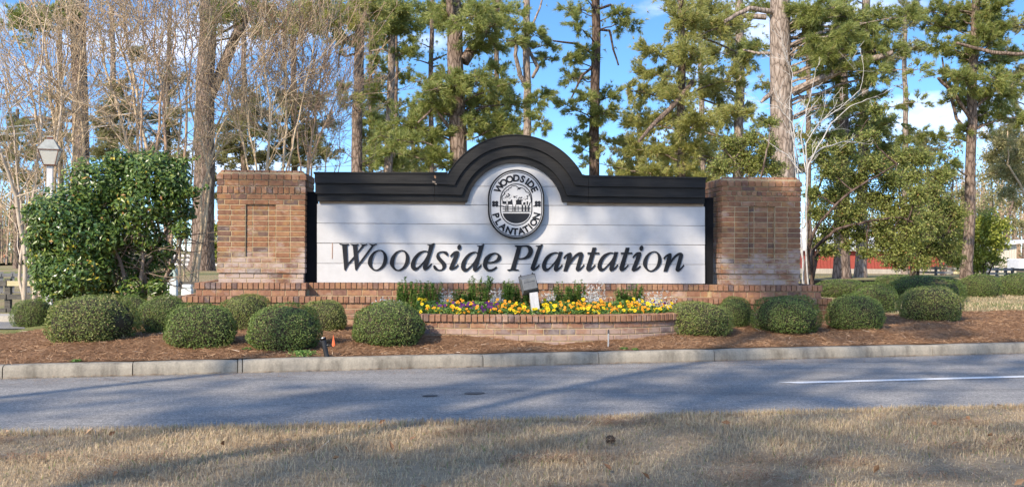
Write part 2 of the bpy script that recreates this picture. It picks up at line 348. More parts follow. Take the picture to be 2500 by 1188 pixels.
M['needle_y'] = leaf('yellowgreen_pine_needles', [(0, (0.20, 0.22, 0.065)), (0.3, (0.34, 0.36, 0.105)), (0.7, (0.48, 0.48, 0.16)), (0.9, (0.58, 0.55, 0.22)), (0.97, (0.68, 0.60, 0.28)), (1, (0.44, 0.22, 0.09))], 0.42, 0.5, 0.35)
M['needle_o'] = leaf('olive_far_needles', [(0, (0.17, 0.175, 0.075)), (0.6, (0.33, 0.325, 0.145)), (1, (0.48, 0.42, 0.22))], 0.6, 0.45, 0.2)
M['spring'] = leaf('young_spring_leaves', [(0, (0.14, 0.165, 0.045)), (0.35, (0.26, 0.30, 0.08)), (0.8, (0.38, 0.41, 0.12)), (0.95, (0.50, 0.48, 0.17)), (1, (0.42, 0.25, 0.10))], 0.5, 0.5, 0.25)
M['glossy'] = leaf('glossy_camellia_leaves', [(0, (0.045, 0.085, 0.018)), (0.45, (0.085, 0.15, 0.030)), (0.86, (0.155, 0.225, 0.048)), (0.972, (0.26, 0.31, 0.065)), (0.984, (0.55, 0.46, 0.05)), (1, (0.36, 0.18, 0.08))], 0.33, 0.25, 0.45)
M['box'] = leaf('small_hedge_leaves', [(0, (0.075, 0.115, 0.026)), (0.4, (0.120, 0.180, 0.040)), (0.85, (0.185, 0.245, 0.060)), (0.97, (0.27, 0.31, 0.09)), (1, (0.36, 0.27, 0.13))], 0.42, 0.28, 0.35)
M['box_y'] = leaf('yellowing_hedge_leaves', [(0, (0.10, 0.14, 0.032)), (0.4, (0.165, 0.22, 0.05)), (0.8, (0.25, 0.28, 0.078)), (0.96, (0.36, 0.34, 0.13)), (1, (0.42, 0.29, 0.15))], 0.42, 0.3, 0.35)
patchy(M['grass'], (0.20, 0.125, 0.075), 1.7, .50, .74, .6)
patchy(M['box'], (0.25, 0.19, 0.085), 3.2, .60, .75, .5); patchy(M['box_y'], (0.30, 0.22, 0.10), 3.2, .60, .75, .5)
M['bright_leaf'] = leaf('bright_evergreen_leaves', [(0, (0.12, 0.16, 0.03)), (0.4, (0.26, 0.31, 0.05)), (0.85, (0.42, 0.44, 0.09)), (1, (0.55, 0.50, 0.12))], 0.4, 0.4, 0.4)
M['inner'] = simple('twig_shade_core', (0.030, 0.026, 0.014), (0.065, 0.055, 0.028), 30, 0.95, 0.8)  # near-black: twig brown with the shade inside the shrub painted in
M['bed_leaf'] = leaf('bedding_plant_leaves', [(0, (0.06, 0.125, 0.025)), (0.5, (0.11, 0.215, 0.045)), (0.9, (0.19, 0.30, 0.065)), (1, (0.30, 0.36, 0.10))], 0.45, 0.35, 0.35)
M['silver'] = leaf('silver_leaves', [(0, (0.32, 0.34, 0.33)), (0.6, (0.50, 0.52, 0.51)), (1, (0.66, 0.67, 0.66))], 0.8, 0.15, 0.1)
M['yellow'] = leaf('yellow_petal', [(0, (0.62, 0.42, 0.01)), (1, (0.80, 0.60, 0.015))], 0.55, 0.25, 0.2)
M['orange'] = leaf('orange_petal', [(0, (0.68, 0.24, 0.008)), (1, (0.80, 0.36, 0.02))], 0.55, 0.25, 0.2)
M['purple'] = leaf('purple_petal', [(0, (0.045, 0.008, 0.06)), (1, (0.10, 0.018, 0.13))], 0.55, 0.15, 0.2)
M['eye'] = simple('dark_flower_eye', (0.10, 0.03, 0.01), (0.18, 0.06, 0.01), 9, 0.8, 0)
M['red_wall'] = simple('red_barn_boards', (0.25, 0.046, 0.033), (0.35, 0.075, 0.055), 3, 0.8, 0.1, (6, 6, 1))
M['roof_white'] = simple('pale_metal_roof', (0.55, 0.58, 0.62), (0.68, 0.70, 0.74), 3, 0.5, 0.05)
M['cream'] = simple('cream_siding', (0.50, 0.45, 0.38), (0.60, 0.55, 0.47), 3, 0.8, 0.05, (5, 5, 1))
M['fence_dark'] = simple('weathered_fence_wood', (0.055, 0.050, 0.045), (0.13, 0.12, 0.105), 6, 0.9, 0.4, (1, 1, 5))
M['fence_grey'] = simple('grey_fence_wood', (0.16, 0.155, 0.15), (0.27, 0.265, 0.26), 6, 0.9, 0.4, (1, 1, 5))
M['fence_new'] = simple('yellow_fence_lumber', (0.42, 0.36, 0.20), (0.55, 0.48, 0.30), 6, 0.8, 0.3, (1, 1, 8))
M['pewter'] = simple('weathered_lantern_metal', (0.24, 0.25, 0.23), (0.36, 0.37, 0.34), 14, 0.5, 0.1, metal=0.3)
M['copper'] = simple('dull_copper', (0.14, 0.065, 0.045), (0.26, 0.12, 0.08), 14, 0.5, 0.1, metal=0.5)
M['post_paint'] = simple('faded_white_paint', (0.50, 0.48, 0.48), (0.64, 0.62, 0.61), 9, 0.7, 0.3, (3, 3, 0.6))
M['grey_post'] = simple('grey_post_paint', (0.40, 0.40, 0.42), (0.52, 0.52, 0.53), 11, 0.75, 0.3, (4, 4, 0.6))
M['flood'] = simple('grey_lamp_casting', (0.085, 0.092, 0.10), (0.135, 0.145, 0.155), 16, 0.5, 0.1, spec=0.5)
M['flood_dark'] = simple('dark_lamp_rim', (0.015, 0.015, 0.017), (0.028, 0.028, 0.03), 16, 0.5, 0.1)
M['pvc'] = simple('grey_pipe', (0.26, 0.27, 0.28), (0.36, 0.37, 0.38), 12, 0.6, 0.05)
M['flag'] = simple('orange_flag_plastic', (0.75, 0.13, 0.045), (0.85, 0.19, 0.07), 8, 0.5, 0.0)
M['steel'] = simple('lens_rim_steel', (0.45, 0.46, 0.48), (0.6, 0.6, 0.62), 20, 0.35, 0.0, metal=0.6)
M['util'] = simple('utility_box_green', (0.25, 0.33, 0.30), (0.36, 0.43, 0.40), 4, 0.6, 0.05)
M['util_w'] = simple('utility_box_pale', (0.50, 0.54, 0.54), (0.62, 0.65, 0.65), 4, 0.6, 0.05)
M['cone'] = simple('pine_cone_scales', (0.045, 0.030, 0.022), (0.12, 0.08, 0.055), 18, 0.85, 0.3)
M['cable'] = simple('grey_cable', (0.30, 0.31, 0.33), (0.36, 0.37, 0.39), 4, 0.6, 0.0)
def glass():
    m, n, l, b = new_mat('lantern_glass')
    b.inputs['Base Color'].default_value = (0.78, 0.76, 0.70, 1); b.inputs['Roughness'].default_value = 0.25
    t = n.new('ShaderNodeBsdfTransparent'); t.inputs[0].default_value = (0.85, 0.84, 0.80, 1)
    x = n.new('ShaderNodeMixShader'); x.inputs[0].default_value = 0.45
    l.new(b.outputs[0], x.inputs[1]); l.new(t.outputs[0], x.inputs[2]); l.new(x.outputs[0], n['Material Output'].inputs[0])
    return m
M['glass'] = glass()
# ================================================================== TERRAIN
def smooth(a, b, x):
    t = np.clip((np.asarray(x, float) - a) / (b - a), 0, 1); return t * t * (3 - 2 * t)
_ph = rng.uniform(0, 6.28, (24,)); _dr = rng.uniform(0, 6.28, (24,)); _fr = np.exp(rng.uniform(-0.9, 1.5, (24,)))
def wob(x, y, f=1.0):                                # cheap band-limited noise, about -1..1
    x = np.asarray(x, float); y = np.asarray(y, float); s = 0
    for p, d, q in zip(_ph, _dr, _fr): s = s + np.sin((x * math.cos(d) + y * math.sin(d)) * q * f * 2 + p) / (1 + q)
    return s / 3.6
KA, KB = on_z(0, 925, 0), on_z(2500, 862, 0)          # foot of the kerb at both sides of the photograph
KD = (KB - KA); KD.z = 0; KD.normalize(); KN = Vector((-KD.y, KD.x, 0))
KANG = math.atan2(KD.y, KD.x)
def pq(x, y): return (x - KA.x) * KD.x + (y - KA.y) * KD.y, (x - KA.x) * KN.x + (y - KA.y) * KN.y
def from_pq(p, q): return KA.x + KD.x * p + KN.x * q, KA.y + KD.y * p + KN.y * q
KERB_W, KERB_H = 0.14, 0.125
def hz(x, y):                                         # height of the ground beyond the kerb
    x = np.asarray(x, float); y = np.asarray(y, float)
    p, q = pq(x, y)
    base = 0.105 + 0.10 * smooth(0.1, 1.5, q) - 0.06 * smooth(6.0, 9.0, q)
    base = base - 0.72 * smooth(40, 88, y)
    L = smooth(-0.5, -2.0, x + 0.36 * y)
    left = 0.02 - 0.45 * smooth(17.0, 24.0, y) - 0.1 * smooth(24, 60, y)
    left = np.where(q < 3.0, np.maximum(left, 0.10 - 0.03 * q), left)
    return base * (1 - L) + np.minimum(left, base) * L
def hz1(x, y): return float(hz(x, y))

def grid_mesh(ps, qs, zf, name, mat_, kind='structure', frame='pq', skip=None):
    P, Q = np.meshgrid(ps, qs, indexing='ij')
    X, Y = from_pq(P, Q) if frame == 'pq' else (P, Q)
    Z = zf(X, Y, P, Q)
    nx, ny = P.shape
    idx = np.arange(nx * ny).reshape(nx, ny)
    f = np.stack([idx[:-1, :-1], idx[1:, :-1], idx[1:, 1:], idx[:-1, 1:]], -1).reshape(-1, 4)
    if skip is not None:
        keep = ~skip(X, Y, P, Q); k = keep.ravel()[f].any(axis=1); f = f[k]
    mb = MB(); mb.add(np.stack([X, Y, Z], -1).reshape(-1, 3), f)
    o = mb.build(name, mat_, None, True); o['kind'] = kind; return o

def mulch_mask(X, Y, P, Q):                            # >0 inside the bed
    w0 = on_z(110, 880, 0.1); p0 = pq(w0.x, w0.y)[0]
    edge_l = (P - (p0 - np.minimum(2.4 * (Q - 0.12), 1.1 + 0.75 * np.clip(Q, 0, 5)))) * 0.7
    wr = on_z(2420, 776, 0.12); pr, qr = pq(wr.x, wr.y)
    back = (5.1 + 0.35 * np.sin(P * 0.9)) - Q - 0.18 * np.clip(P - 9, 0, 20)
    return np.minimum(np.minimum(edge_l, back), 24 - P) + 0.22 * wob(X, Y, 2.0)
ps = np.concatenate([[-400, -200, -100, -60, -40, -30], np.arange(-22, 34, 0.6), [40, 50, 70, 110, 200, 400]])
qs = np.concatenate([[-400, -100, -30, -12, -6, -2, 0.04, 0.06], np.arange(0.3, 8, 0.35), np.arange(8, 30, 1.0), np.arange(30, 120, 6), [150, 250, 400, 700]])
grid_mesh(ps, qs, lambda X, Y, P, Q: np.where(Q < 0.05, -0.06, hz(X, Y) + 0.012 * wob(X, Y, 1.5) * (Q > 0.2) - 0.09 * smooth(0.05, 0.5, mulch_mask(X, Y, P, Q))), 'ground', M['ground'])

# road: from under the kerb to under the near verge
NA, NB = on_z(0, 1058, 0.02), on_z(2500, 991, 0.02)   # edge of the near grass
ND = (NB - NA); ND.z = 0; ND.normalize()
def near_q(p):                                        # q of the near grass edge at p
    pa, qa = pq(NA.x, NA.y); pb, qb = pq(NB.x, NB.y)
    return qa + (qb - qa) * (np.clip(p, -4, 14) - pa) / (pb - pa)
rp = np.concatenate([[-200, -60, -30], np.arange(-20, 30, 1.0), [40, 60, 200]])
mb = MB(); rv = []
for p in rp:
    for fr_ in (0.0, 0.25, 0.5, 0.75, 1.0):
        q = 0.03 + (near_q(p) - 0.45 - 0.03) * fr_; x, y = from_pq(p, q); rv.append((x, y, 0.025 * math.sin(math.pi * fr_) - 0.0))
idx = np.arange(len(rv)).reshape(len(rp), 5)
mb.add(rv, np.stack([idx[:-1, 1:], idx[1:, 1:], idx[1:, :-1], idx[:-1, :-1]], -1).reshape(-1, 4))
tag(mb.build('road', M['asphalt'], None, True), None, None, None, 'structure')
def road_z(x, y):
    p, q = pq(x, y); return 0.025 * math.sin(math.pi * min(1, max(0, (q - 0.03) / (near_q(p) - 0.48))))
def on_road(px, py):
    z = 0.02
    for _ in range(4):
        w = on_z(px, py, z); z = road_z(w.x, w.y)
    return w
# painted lane line with its slanted end, following the road
l0, l1 = on_road(1945, 934), on_road(2500, 919)
dl = (l1 - l0); dl.z = 0; dl.normalize(); nl = Vector((-dl.y, dl.x, 0)); lv = []
for k in range(26):
    t = 0.35 * k; sh = 0.16 if k == 0 else 0
    for s in (-0.055, 0.055):
        w = l0 + dl * (t - (sh if s > 0 else 0)) + nl * s; lv.append((w.x, w.y, road_z(w.x, w.y) + 0.004))
mb = MB(); mb.add(lv, [(2 * k, 2 * k + 2, 2 * k + 3, 2 * k + 1) for k in range(25)])
tag(mb.build('lane_line', M['line']), None, None, None, 'structure')
for (px, py, rx, lab) in ((1050, 966, 20, 'small dark round cover in the road, the smaller and left of two'), (1158, 960, 27, 'round dark cover in the road, the larger and right of two')):
    c = on_road(px, py); rad = rx / F * c.y
    mb = MB(); th = np.linspace(0, 2 * np.pi, 29)[:-1]
    rim = [(rad * 0.98 * math.cos(t), rad * 0.55 * math.sin(t), 0.004) for t in th]; top = [(rad * 0.9 * math.cos(t), rad * 0.5 * math.sin(t), 0.008) for t in th]
    n_ = 28
    mb.add(rim + top + [(0, 0, 0.008)], [(k, (k + 1) % n_, n_ + (k + 1) % n_, n_ + k) for k in range(n_)])
    mb.add(top + [(0, 0, 0.0085)], [(k, (k + 1) % n_, n_) for k in range(n_)])
    o = mb.build('utility_cover', M['patch']); o.location = (c.x, c.y, road_z(c.x, c.y)); o.rotation_euler = (0, 0, KANG)
    tag(o, lab, 'utility cover', 'covers in the road')

# kerb: separate cast lengths with open joints
kerb = link('kerb', None); kerb['kind'] = 'structure'
joints = [-2600, -1700, -1100, -620, -260, 5, 323, 580, 592, 1180, 1463, 1745, 2278, 2800, 3400]
jp = []
for x in joints:
    yy = 925 + (862 - 925) * x / 2500.0
    w = on_z(x, yy, 0); jp.append(pq(w.x, w.y)[0])
for i in range(len(jp) - 1):
    a, b_ = jp[i] + 0.004, jp[i + 1] - 0.004
    if b_ - a < 0.03: b_ += 0.0
    L = b_ - a; n_ = max(2, int(L / 0.25)); prof = [(0.0, -0.08), (0.004, 0.06), (0.012, 0.098), (0.035, 0.120), (0.06, KERB_H), (KERB_W, KERB_H), (KERB_W, -0.08)]
    vs = []
    for k in range(n_ + 1):
        p = L * k / n_
        e = 0.006 if k in (0, n_) else 0
        for (q, z) in prof:
            vs.append((p, q + (e if q < 0.05 else 0) + 0.0015 * random.uniform(-1, 1), z - (e if z > 0.1 else 0) + 0.0015 * random.uniform(-1, 1)))
    m_ = len(prof); f = [(k * m_ + j, (k + 1) * m_ + j, (k + 1) * m_ + j + 1, k * m_ + j + 1) for k in range(n_) for j in range(m_ - 1)]
    mb = MB(); mb.add(vs, f)
    for base_ in (0, n_ * m_):
        c = len(vs); ring = [base_ + j for j in range(m_)]
        cv = vs + [(vs[base_][0], 0.07, 0.03)]
        mb.add(cv, [(ring[j], ring[j + 1], c) if base_ else (ring[j + 1], ring[j], c) for j in range(m_ - 1)])
    o = mb.build('kerb_length', M['kerb'], kerb, True)
    x, y = from_pq(a, 0); o.location = (x, y, 0.002 * random.uniform(-1, 1)); o.rotation_euler = (0, 0, KANG)

# near verge of dormant grass
def verge_z(X, Y, P, Q): return 0.018 + 0.012 * wob(X, Y, 1.2) + 0.035 * smooth(0.1, 1.2, near_q(P) - Q)
vp = np.concatenate([[-200, -60, -30, -16], np.arange(-10, 20, 0.5), [30, 60, 200]])
vv = []; vd = [0.0, 0.1, 0.25, 0.5, 0.8, 1.2, 1.7, 2.3, 3, 4, 6, 10, 20, 60, 200]
for p in vp:
    for d in vd:
        q = near_q(p) - d; x, y = from_pq(p, q)
        z = float(verge_z(x, y, p, q)) if d > 0 else -0.03
        vv.append((x, y, z))
idx = np.arange(len(vv)).reshape(len(vp), len(vd))
mb = MB(); mb.add(vv, np.stack([idx[:-1, 1:], idx[1:, 1:], idx[1:, :-1], idx[:-1, :-1]], -1).reshape(-1, 4))
tag(mb.build('grass_verge', M['soil_lawn'], None, True), None, None, None, 'structure')

# mulch bed: sheet over the mound, sinking under the lawn at its rim
def mulch_z(X, Y, P, Q):
    m = smooth(-0.25, 0.25, mulch_mask(X, Y, P, Q))
    h = hz(X, Y) + (0.02 * wob(X, Y, 2.4) + 0.008 * wob(X, Y, 7.0)) * smooth(0.14, 0.6, Q)
    # straw heaped unevenly along the planter wall
    s = (X - WO.x) * WU.x + (Y - WO.y) * WU.y; v = (X - WO.x) * WV.x + (Y - WO.y) * WV.y
    heap = np.exp(-((v + 1.95) / 0.28) ** 2) * (0.028 * np.exp(-((s + 0.75) / 0.35) ** 2) + 0.02 * np.exp(-((s - 1.55) / 0.6) ** 2) - 0.045 * np.exp(-((s - 0.35) / 0.75) ** 2))
    return np.where(m > 0.01, h + 0.026 * m + heap - 0.004, h - 0.05)
mps = np.arange(-3.0, 20.0, 0.09); mqs = np.concatenate([[KERB_W - 0.02], np.arange(KERB_W + 0.03, 5.8, 0.09)])
grid_mesh(mps, mqs, mulch_z, 'mulch_bed', M['mulch'], 'structure', 'pq', lambda X, Y, P, Q: mulch_mask(X, Y, P, Q) < -0.45)
def mz1(x, y):
    p, q = pq(x, y); return float(mulch_z(np.array(x), np.array(y), np.array(p), np.array(q))) if -3 < p < 20 and q < 5.8 else hz1(x, y)
def on_ground(px, py, zf=hz1):
    z = 0.15
    for _ in range(12):
        w = on_z(px, py, z); z = 0.5 * z + 0.5 * zf(w.x, w.y)
    w = on_z(px, py, z); return Vector((w.x, w.y, z))

# cross street at the left, its kerb, and the far road
def strip(name, pts_near, pts_far, mat_, dz):
    vs = []
    for a, b_ in zip(pts_near, pts_far):
        for k in range(5):
            x = a[0] + (b_[0] - a[0]) * k / 4; y = a[1] + (b_[1] - a[1]) * k / 4; vs.append((x, y, hz1(x, y) + dz))
    i = np.arange(len(vs)).reshape(len(pts_near), 5); mb = MB()
    mb.add(vs, np.stack([i[:-1, :-1], i[1:, :-1], i[1:, 1:], i[:-1, 1:]], -1).reshape(-1, 4))
    return tag(mb.build(name, mat_, None, True), None, None, None, 'structure')
sA = on_ground(62, 804); sB = on_ground(52, 787); sC = on_ground(-400, 787)
strip('side_street', [(sA.x - k * 3.0, sA.y - 0.15 * k) for k in range(0, 12)], [(sB.x - k * 3.0, sB.y + 0.05 * k) for k in range(0, 12)], M['asphalt'], 0.012)
mb = MB(); mb.box(-34, 0, 0, 0.5, -0.1, 0.10); o = mb.build('street_kerb', M['pale_concrete']); o['kind'] = 'structure'
o.location = (sB.x + 0.1, sB.y + 0.03, hz1(sB.x, sB.y)); o.rotation_euler = (0, 0, R(-1))
fa = on_ground(-60, 650); fb = on_ground(78, 634)
strip('far_road', [(fa.x - 60, fa.y + 6), (fa.x, fa.y), (fb.x + 2, fb.y - 4), (fb.x + 30, fb.y + 8)], [(fa.x - 60, fa.y + 18), (fa.x, fa.y + 12), (fb.x + 2, fb.y + 9), (fb.x + 30, fb.y + 22)], M['pale_concrete'], 0.03)

# ================================================================== THE MONUMENT
def lay(parent, s0, s1, z0, z1, v, d, m, jit=0.0018, bev=0.003, rot=0.0, extra=0.0, name='brick'):
    """one brick: face spans s0..s1 by z0..z1 with its front at v, running back d"""
    me = bevel_box(s1 - s0, d, z1 - z0, bev, m)
    o = link(name, me, parent)
    o.location = ((s0 + s1) / 2, v + d / 2 + random.uniform(-jit, jit) + extra, (z0 + z1) / 2 + random.uniform(-1, 1) * jit * 0.3)
    o.rotation_euler = (0, random.uniform(-1, 1) * jit * 1.5, rot + random.uniform(-1, 1) * jit * 2)
    return o
def wall_root(name, label, cat, group=None):
    o = thing(name, label, cat, (0, 0, 0), 0, group); o.matrix_world = WALL_M; return o
def course(parent, s0, s1, z0, z1, v, d, m, n, start_half=False, jt=0.010, **kw):
    pit = (s1 - s0 + jt) / n; a = s0; k = 0
    if start_half:
        lay(parent, a, a + pit / 2 - jt, z0, z1, v, d, m, **kw); a += pit / 2
        for i in range(n - 1): lay(parent, a, a + pit - jt, z0, z1, v, d, m, **kw); a += pit
        lay(parent, a, s1, z0, z1, v, d, m, **kw)
    else:
        for i in range(n): lay(parent, a, a + pit - jt, z0, z1, v, d, m, **kw); a += pit

MORT = 0.011
def pier(name, label, xl, xr, y_top, y_soldier, y_band, y_panel_t, y_panel_b, y_drip, y_base, xpl, xpr, side, nst, seed):
    random.seed(seed)
    xm = (xl + xr) / 2
    root = wall_root(name, label, 'brick pier', 'brick piers of the entrance sign')
    s0, s1 = on_wall(xl, 560)[0], on_wall(xr, 560)[0]
    Z = lambda y: on_wall(xm, y)[1]
    p0, p1 = on_wall(xpl, 560)[0], on_wall(xpr, 560)[0]
    D = 0.95
    zt = Z(y_top); b = M['brick']
    mb = MB(); zq1, zq0, zq2 = Z(y_panel_t), Z(y_panel_b), Z(y_drip)
    mb.box(s0 + MORT, p0 - .004, 0.005, .05, zq2, zt - 0.03); mb.box(p1 + .004, s1 - MORT, 0.0052, .05, zq2, zt - 0.03)
    mb.box(p0 - .003, p1 + .003, 0.0054, .05, zq2, zq0 - .004); mb.box(p0 - .003, p1 + .003, 0.0054, .05, zq1 + .004, zt - .03)
    mb.box(p0 - .003, p1 + .003, 0.034, .052, zq0 - .003, zq1 + .003)
    mb.box(s0 + .024, s1 - .024, .026, .06, 0.1, zq2 - .001); mb.box(s0 + MORT, s1 - MORT, .051, D - MORT, zq2 - .0005, zt - .031); mb.box(s0 + .026, s1 - .026, .062, D - .02, .1, zq2 + .01)
    core = mb.build('mortar', M['mortar'], root)
    # rows of the plain shaft, from the drip line up to the band
    zd, zb, zpt, zpb = Z(y_drip), Z(y_band), Z(y_panel_t), Z(y_panel_b)
    rows = nst; hgt = (zb - zd) / rows
    w = s1 - s0
    for r_ in range(rows):
        z0 = zd + r_ * hgt; z1 = z0 + hgt - MORT
        zc = (z0 + z1) / 2
        half = r_ % 2 == 1
        if zpb < zc < zpt:
            for (a, c) in ((s0, p0 - MORT), (p1 + MORT, s1)):
                L = c - a; u = w / 6.0
                cuts = [0, u, L] if (half == (a == s0)) else [0, L - u, L]
                for i in range(2):
                    if cuts[i + 1] - cuts[i] > 0.03: lay(root, a + cuts[i], a + cuts[i + 1] - MORT * (i == 0), z0, z1, 0.0, 0.09, b)
            q0, q1 = p0, p1; e = (q1 - q0) * 0.235     # recessed centre: half, whole, half
            for (a, c) in ((q0 + 0.002, q0 + e - MORT), (q0 + e, q1 - e - MORT), (q1 - e, q1 - 0.002)):
                lay(root, a, c, z0, z1, 0.028, 0.07, b)
        else:
            course(root, s0, s1, z0, z1, 0.0, 0.09, b, 6, half)
    # two courses below the drip line, set back
    zl = Z(y_base); h2 = (zd - zl) / 2
    for r_ in range(2):
        course(root, s0 + 0.018, s1 - 0.018, zl + r_ * h2, zl + (r_ + 1) * h2 - MORT, 0.02, 0.08, b, 6, r_ == 1)
    # stretcher, soldier course, stretcher, then the sloped cap
    zs = Z(y_soldier)
    zs1 = zb + 0.073
    course(root, s0 - 0.002, s1 + 0.002, zb, zs1 - MORT, -0.006, 0.1, b, 6)
    zsol = zs
    course(root, s0 - 0.003, s1 + 0.003, zs1, zsol - MORT, -0.009, 0.1, b, 16)
    zcap = Z(y_top + (23 if side else 23))
    course(root, s0 - 0.002, s1 + 0.002, zsol, zcap - MORT, -0.006, 0.1, b, 6, True)
    # cap bricks with the sloping front face
    n_ = 12; pit = (s1 - s0 + 0.02 + MORT) / n_
    sl_ = 0.06; hz_ = zt - zcap
    for i in range(n_):
        a = s0 - 0.01 + i * pit; c = a + pit - MORT
        al = a + (sl_ if i == 0 else 0); cr = c - (sl_ if i == n_ - 1 else 0)
        vs = [(a, -0.012, 0), (c, -0.012, 0), (c, 0.2, 0), (a, 0.2, 0), (a, -0.012, hz_ * 0.42), (c, -0.012, hz_ * 0.42), (max(cr, a + .02), 0.045, hz_), (min(al, c - .02), 0.045, hz_), (max(cr, a + .02), 0.2, hz_), (min(al, c - .02), 0.2, hz_), (c, 0.2, hz_ * .42), (a, 0.2, hz_ * .42)]
        f = [(0, 1, 5, 4), (4, 5, 6, 7), (7, 6, 8, 9), (1, 2, 10, 5), (5, 10, 8, 6), (3, 0, 4, 11), (11, 4, 7, 9), (2, 3, 11, 10), (10, 11, 9, 8)]
        mb = MB(); mb.add(np.array(vs) - [(a + c) / 2, 0, 0], f)
        o = mb.build('brick', b, root); o.location = ((a + c) / 2, random.uniform(-.003, .003), zcap)
    mb = MB(); mb.box(s0 + 0.05, s1 - 0.05, 0.21, D - 0.05, zt - 0.05, zt - 0.008); mb.build('cap_fill', M['mortar'], root)
    # side faces: headers and stretchers running back
    for (sx, sgn) in ((s0, -1), (s1, 1)):
        zz = zl; 
        edges = [(zl, h2)] * 0
        zlist = [zl, zl + h2] + [zd + k * hgt for k in range(rows)]
        hlist = [h2, h2] + [hgt] * rows
        for k, (z0, hh) in enumerate(zip(zlist, hlist)):
            cuts = [0.095, 0.29, 0.49, 0.69, 0.89] if k % 2 else [0.095, 0.19, 0.39, 0.59, 0.79, 0.9]
            for a, c in zip(cuts[:-1], cuts[1:]):
                ln = c - a - MORT
                me = bevel_box(0.09, ln, hh - MORT, 0.004, b)
                o = link('brick', me, root); o.location = (sx - sgn * 0.045 - sgn * (0.018 if k < 2 else 0) + random.uniform(-.002, .002), (a + c - MORT) / 2 + 0.004, z0 + (hh - MORT) / 2)
        for (z0, z1, n2, ex) in ((zb, zs1, 4, .002), (zs1, zsol, 12, .003), (zsol, zcap, 4, .002), (zcap, zt - 0.02, 12, .004)):
            pit = 0.8 / n2
            for k in range(n2):
                me = bevel_box(0.09, pit - MORT, z1 - z0 - MORT, 0.004, b)
                o = link('brick', me, root); o.location = (sx - sgn * (0.045 - ex) , 0.095 + pit * k + pit / 2, (z0 + z1 - MORT) / 2)
    return root
pier('brick_pier', 'left brick pier beside the camellia, pale lime stains and a recessed panel', 530, 745, 415, 453, 499 - 13, 498, 626, 666, 690, 600, 672, False, 14, 3)
pier('brick_pier', 'right brick pier beside the white-barked bare tree, darker and shaded', 1762, 1955, 432, 466, 503 - 12, 502, 630, 668, 695, 1829, 1891, True, 14, 4)

# stepped plinth: two brick steps under the whole sign
random.seed(11)
pl = wall_root('brick_plinth', 'long stepped brick plinth under the sign board and both piers', 'brick wall')
bl = M['brick_low']
sL, sR = on_wall(475, 700, -0.10)[0], on_wall(2008, 712, -0.10)[0]
pL1, pR0 = on_wall(747, 700, -0.10)[0], on_wall(1741, 700, -0.10)[0]
zA, zB, zC = on_wall(1250, 692.5, -0.05)[1], on_wall(1250, 707.5, -0.05)[1], on_wall(1250, 725, -0.2)[1]
zD, zE = on_wall(1250, 740, -0.22)[1], 0.08
mb = MB(); mb.box(sL + .02, pL1 - .02, -0.0745, 1.1, zC - .1, zA - .012); mb.box(pR0 + .02, sR - .02, -0.0745, 1.1, zC - .1, zA - .012)
mb.box(pL1 - .02, pR0 + .02, 0.1255, 0.9, zC - .1, zA - .014)
mb.build('mortar', M['mortar'], pl)
def upper(s0, s1, v, nrow, nst):
    course(pl, s0, s1, zB, zA - 0.002, v, 0.2, bl, nrow, name='brick')
    course(pl, s0 + .012, s1 - .012, zC, zB - MORT, v + 0.02, 0.1, bl, nst, True)
upper(sL, pL1, -0.10, 21, 8); upper(pR0, sR, -0.10, 21, 8); upper(pL1 + .004, pR0 - .004, 0.10, 76, 27)
for (sx, sg) in ((sR, 1), (sL, -1)):
    for k in range(5):
        o = link('brick', bevel_box(0.1, 0.19, zA - zB - .002, .004, bl), pl); o.location = (sx - sg * 0.052, 0.1 + 0.1 + 0.2 * k, (zA + zB) / 2)
        o = link('brick', bevel_box(0.1, 0.19, zB - zC - MORT, .004, bl), pl); o.location = (sx - sg * 0.066, 0.06 + 0.1 + 0.2 * k, (zC + zB) / 2)
ls = wall_root('brick_footing', 'lowest brick step of the sign wall, standing behind the clipped shrubs', 'brick wall')
tL, tR = on_wall(430, 730, -0.25)[0], on_wall(2032, 735, -0.25)[0]
mb = MB(); mb.box(tL + .02, tR - .02, -0.2195, 1.2, 0.02, zC - .012); mb.build('mortar', M['mortar'], ls)
course(ls, tL, tR, zD, zC - .002, -0.25, 0.21, bl, 122)
hh = 0.0715; z = zD - MORT
r_ = 0
while z > 0.14:
    course(ls, tL + .015, tR - .015, z - hh + MORT, z, -0.225, 0.1, bl, 42, r_ % 2 == 0); z -= hh; r_ += 1
for k in range(6):
    for (sx, sg) in ((tR, 1), (tL, -1)):
        o = link('brick', bevel_box(0.1, 0.19, zC - zD, .004, bl), ls); o.location = (sx - sg * .052, 0.07 + 0.2 * k, (zC + zD) / 2 - .003)

# curved planter in front
random.seed(12)
ptr = wall_root('brick_planter', 'curved low brick planter full of pansies in front of the sign', 'planter')
def plan(s): return -1.86 * (1 - (abs(s) / 2.97) ** 3)
path = [(-1.66, -0.27)] + [(-1.66, v) for v in np.arange(-0.4, -1.5, -0.1)]
path += [(-1.66 + 0.14 * (1 - math.cos(t)), -1.5 - 0.16 * math.sin(t)) for t in np.linspace(0.3, 1.2, 4)]
path += [(s, plan(s)) for s in np.arange(-1.5, 2.95, 0.04)]
path = np.array(path); seg = np.linalg.norm(np.diff(path, axis=0), axis=1); cum = np.concatenate([[0], np.cumsum(seg)])
def along(t):
    x = np.interp(t, cum, path[:, 0]); y = np.interp(t, cum, path[:, 1]); x2 = np.interp(t + .03, cum, path[:, 0]); y2 = np.interp(t + .03, cum, path[:, 1])
    if t + .03 > cum[-1]: x2, y2, x, y = x, y, np.interp(t - .03, cum, path[:, 0]), np.interp(t - .03, cum, path[:, 1])
    return x, y, math.atan2(y2 - y, x2 - x)
zP = on_wall(1300, 769, -1.86)[1]; zP1 = zP - 0.082
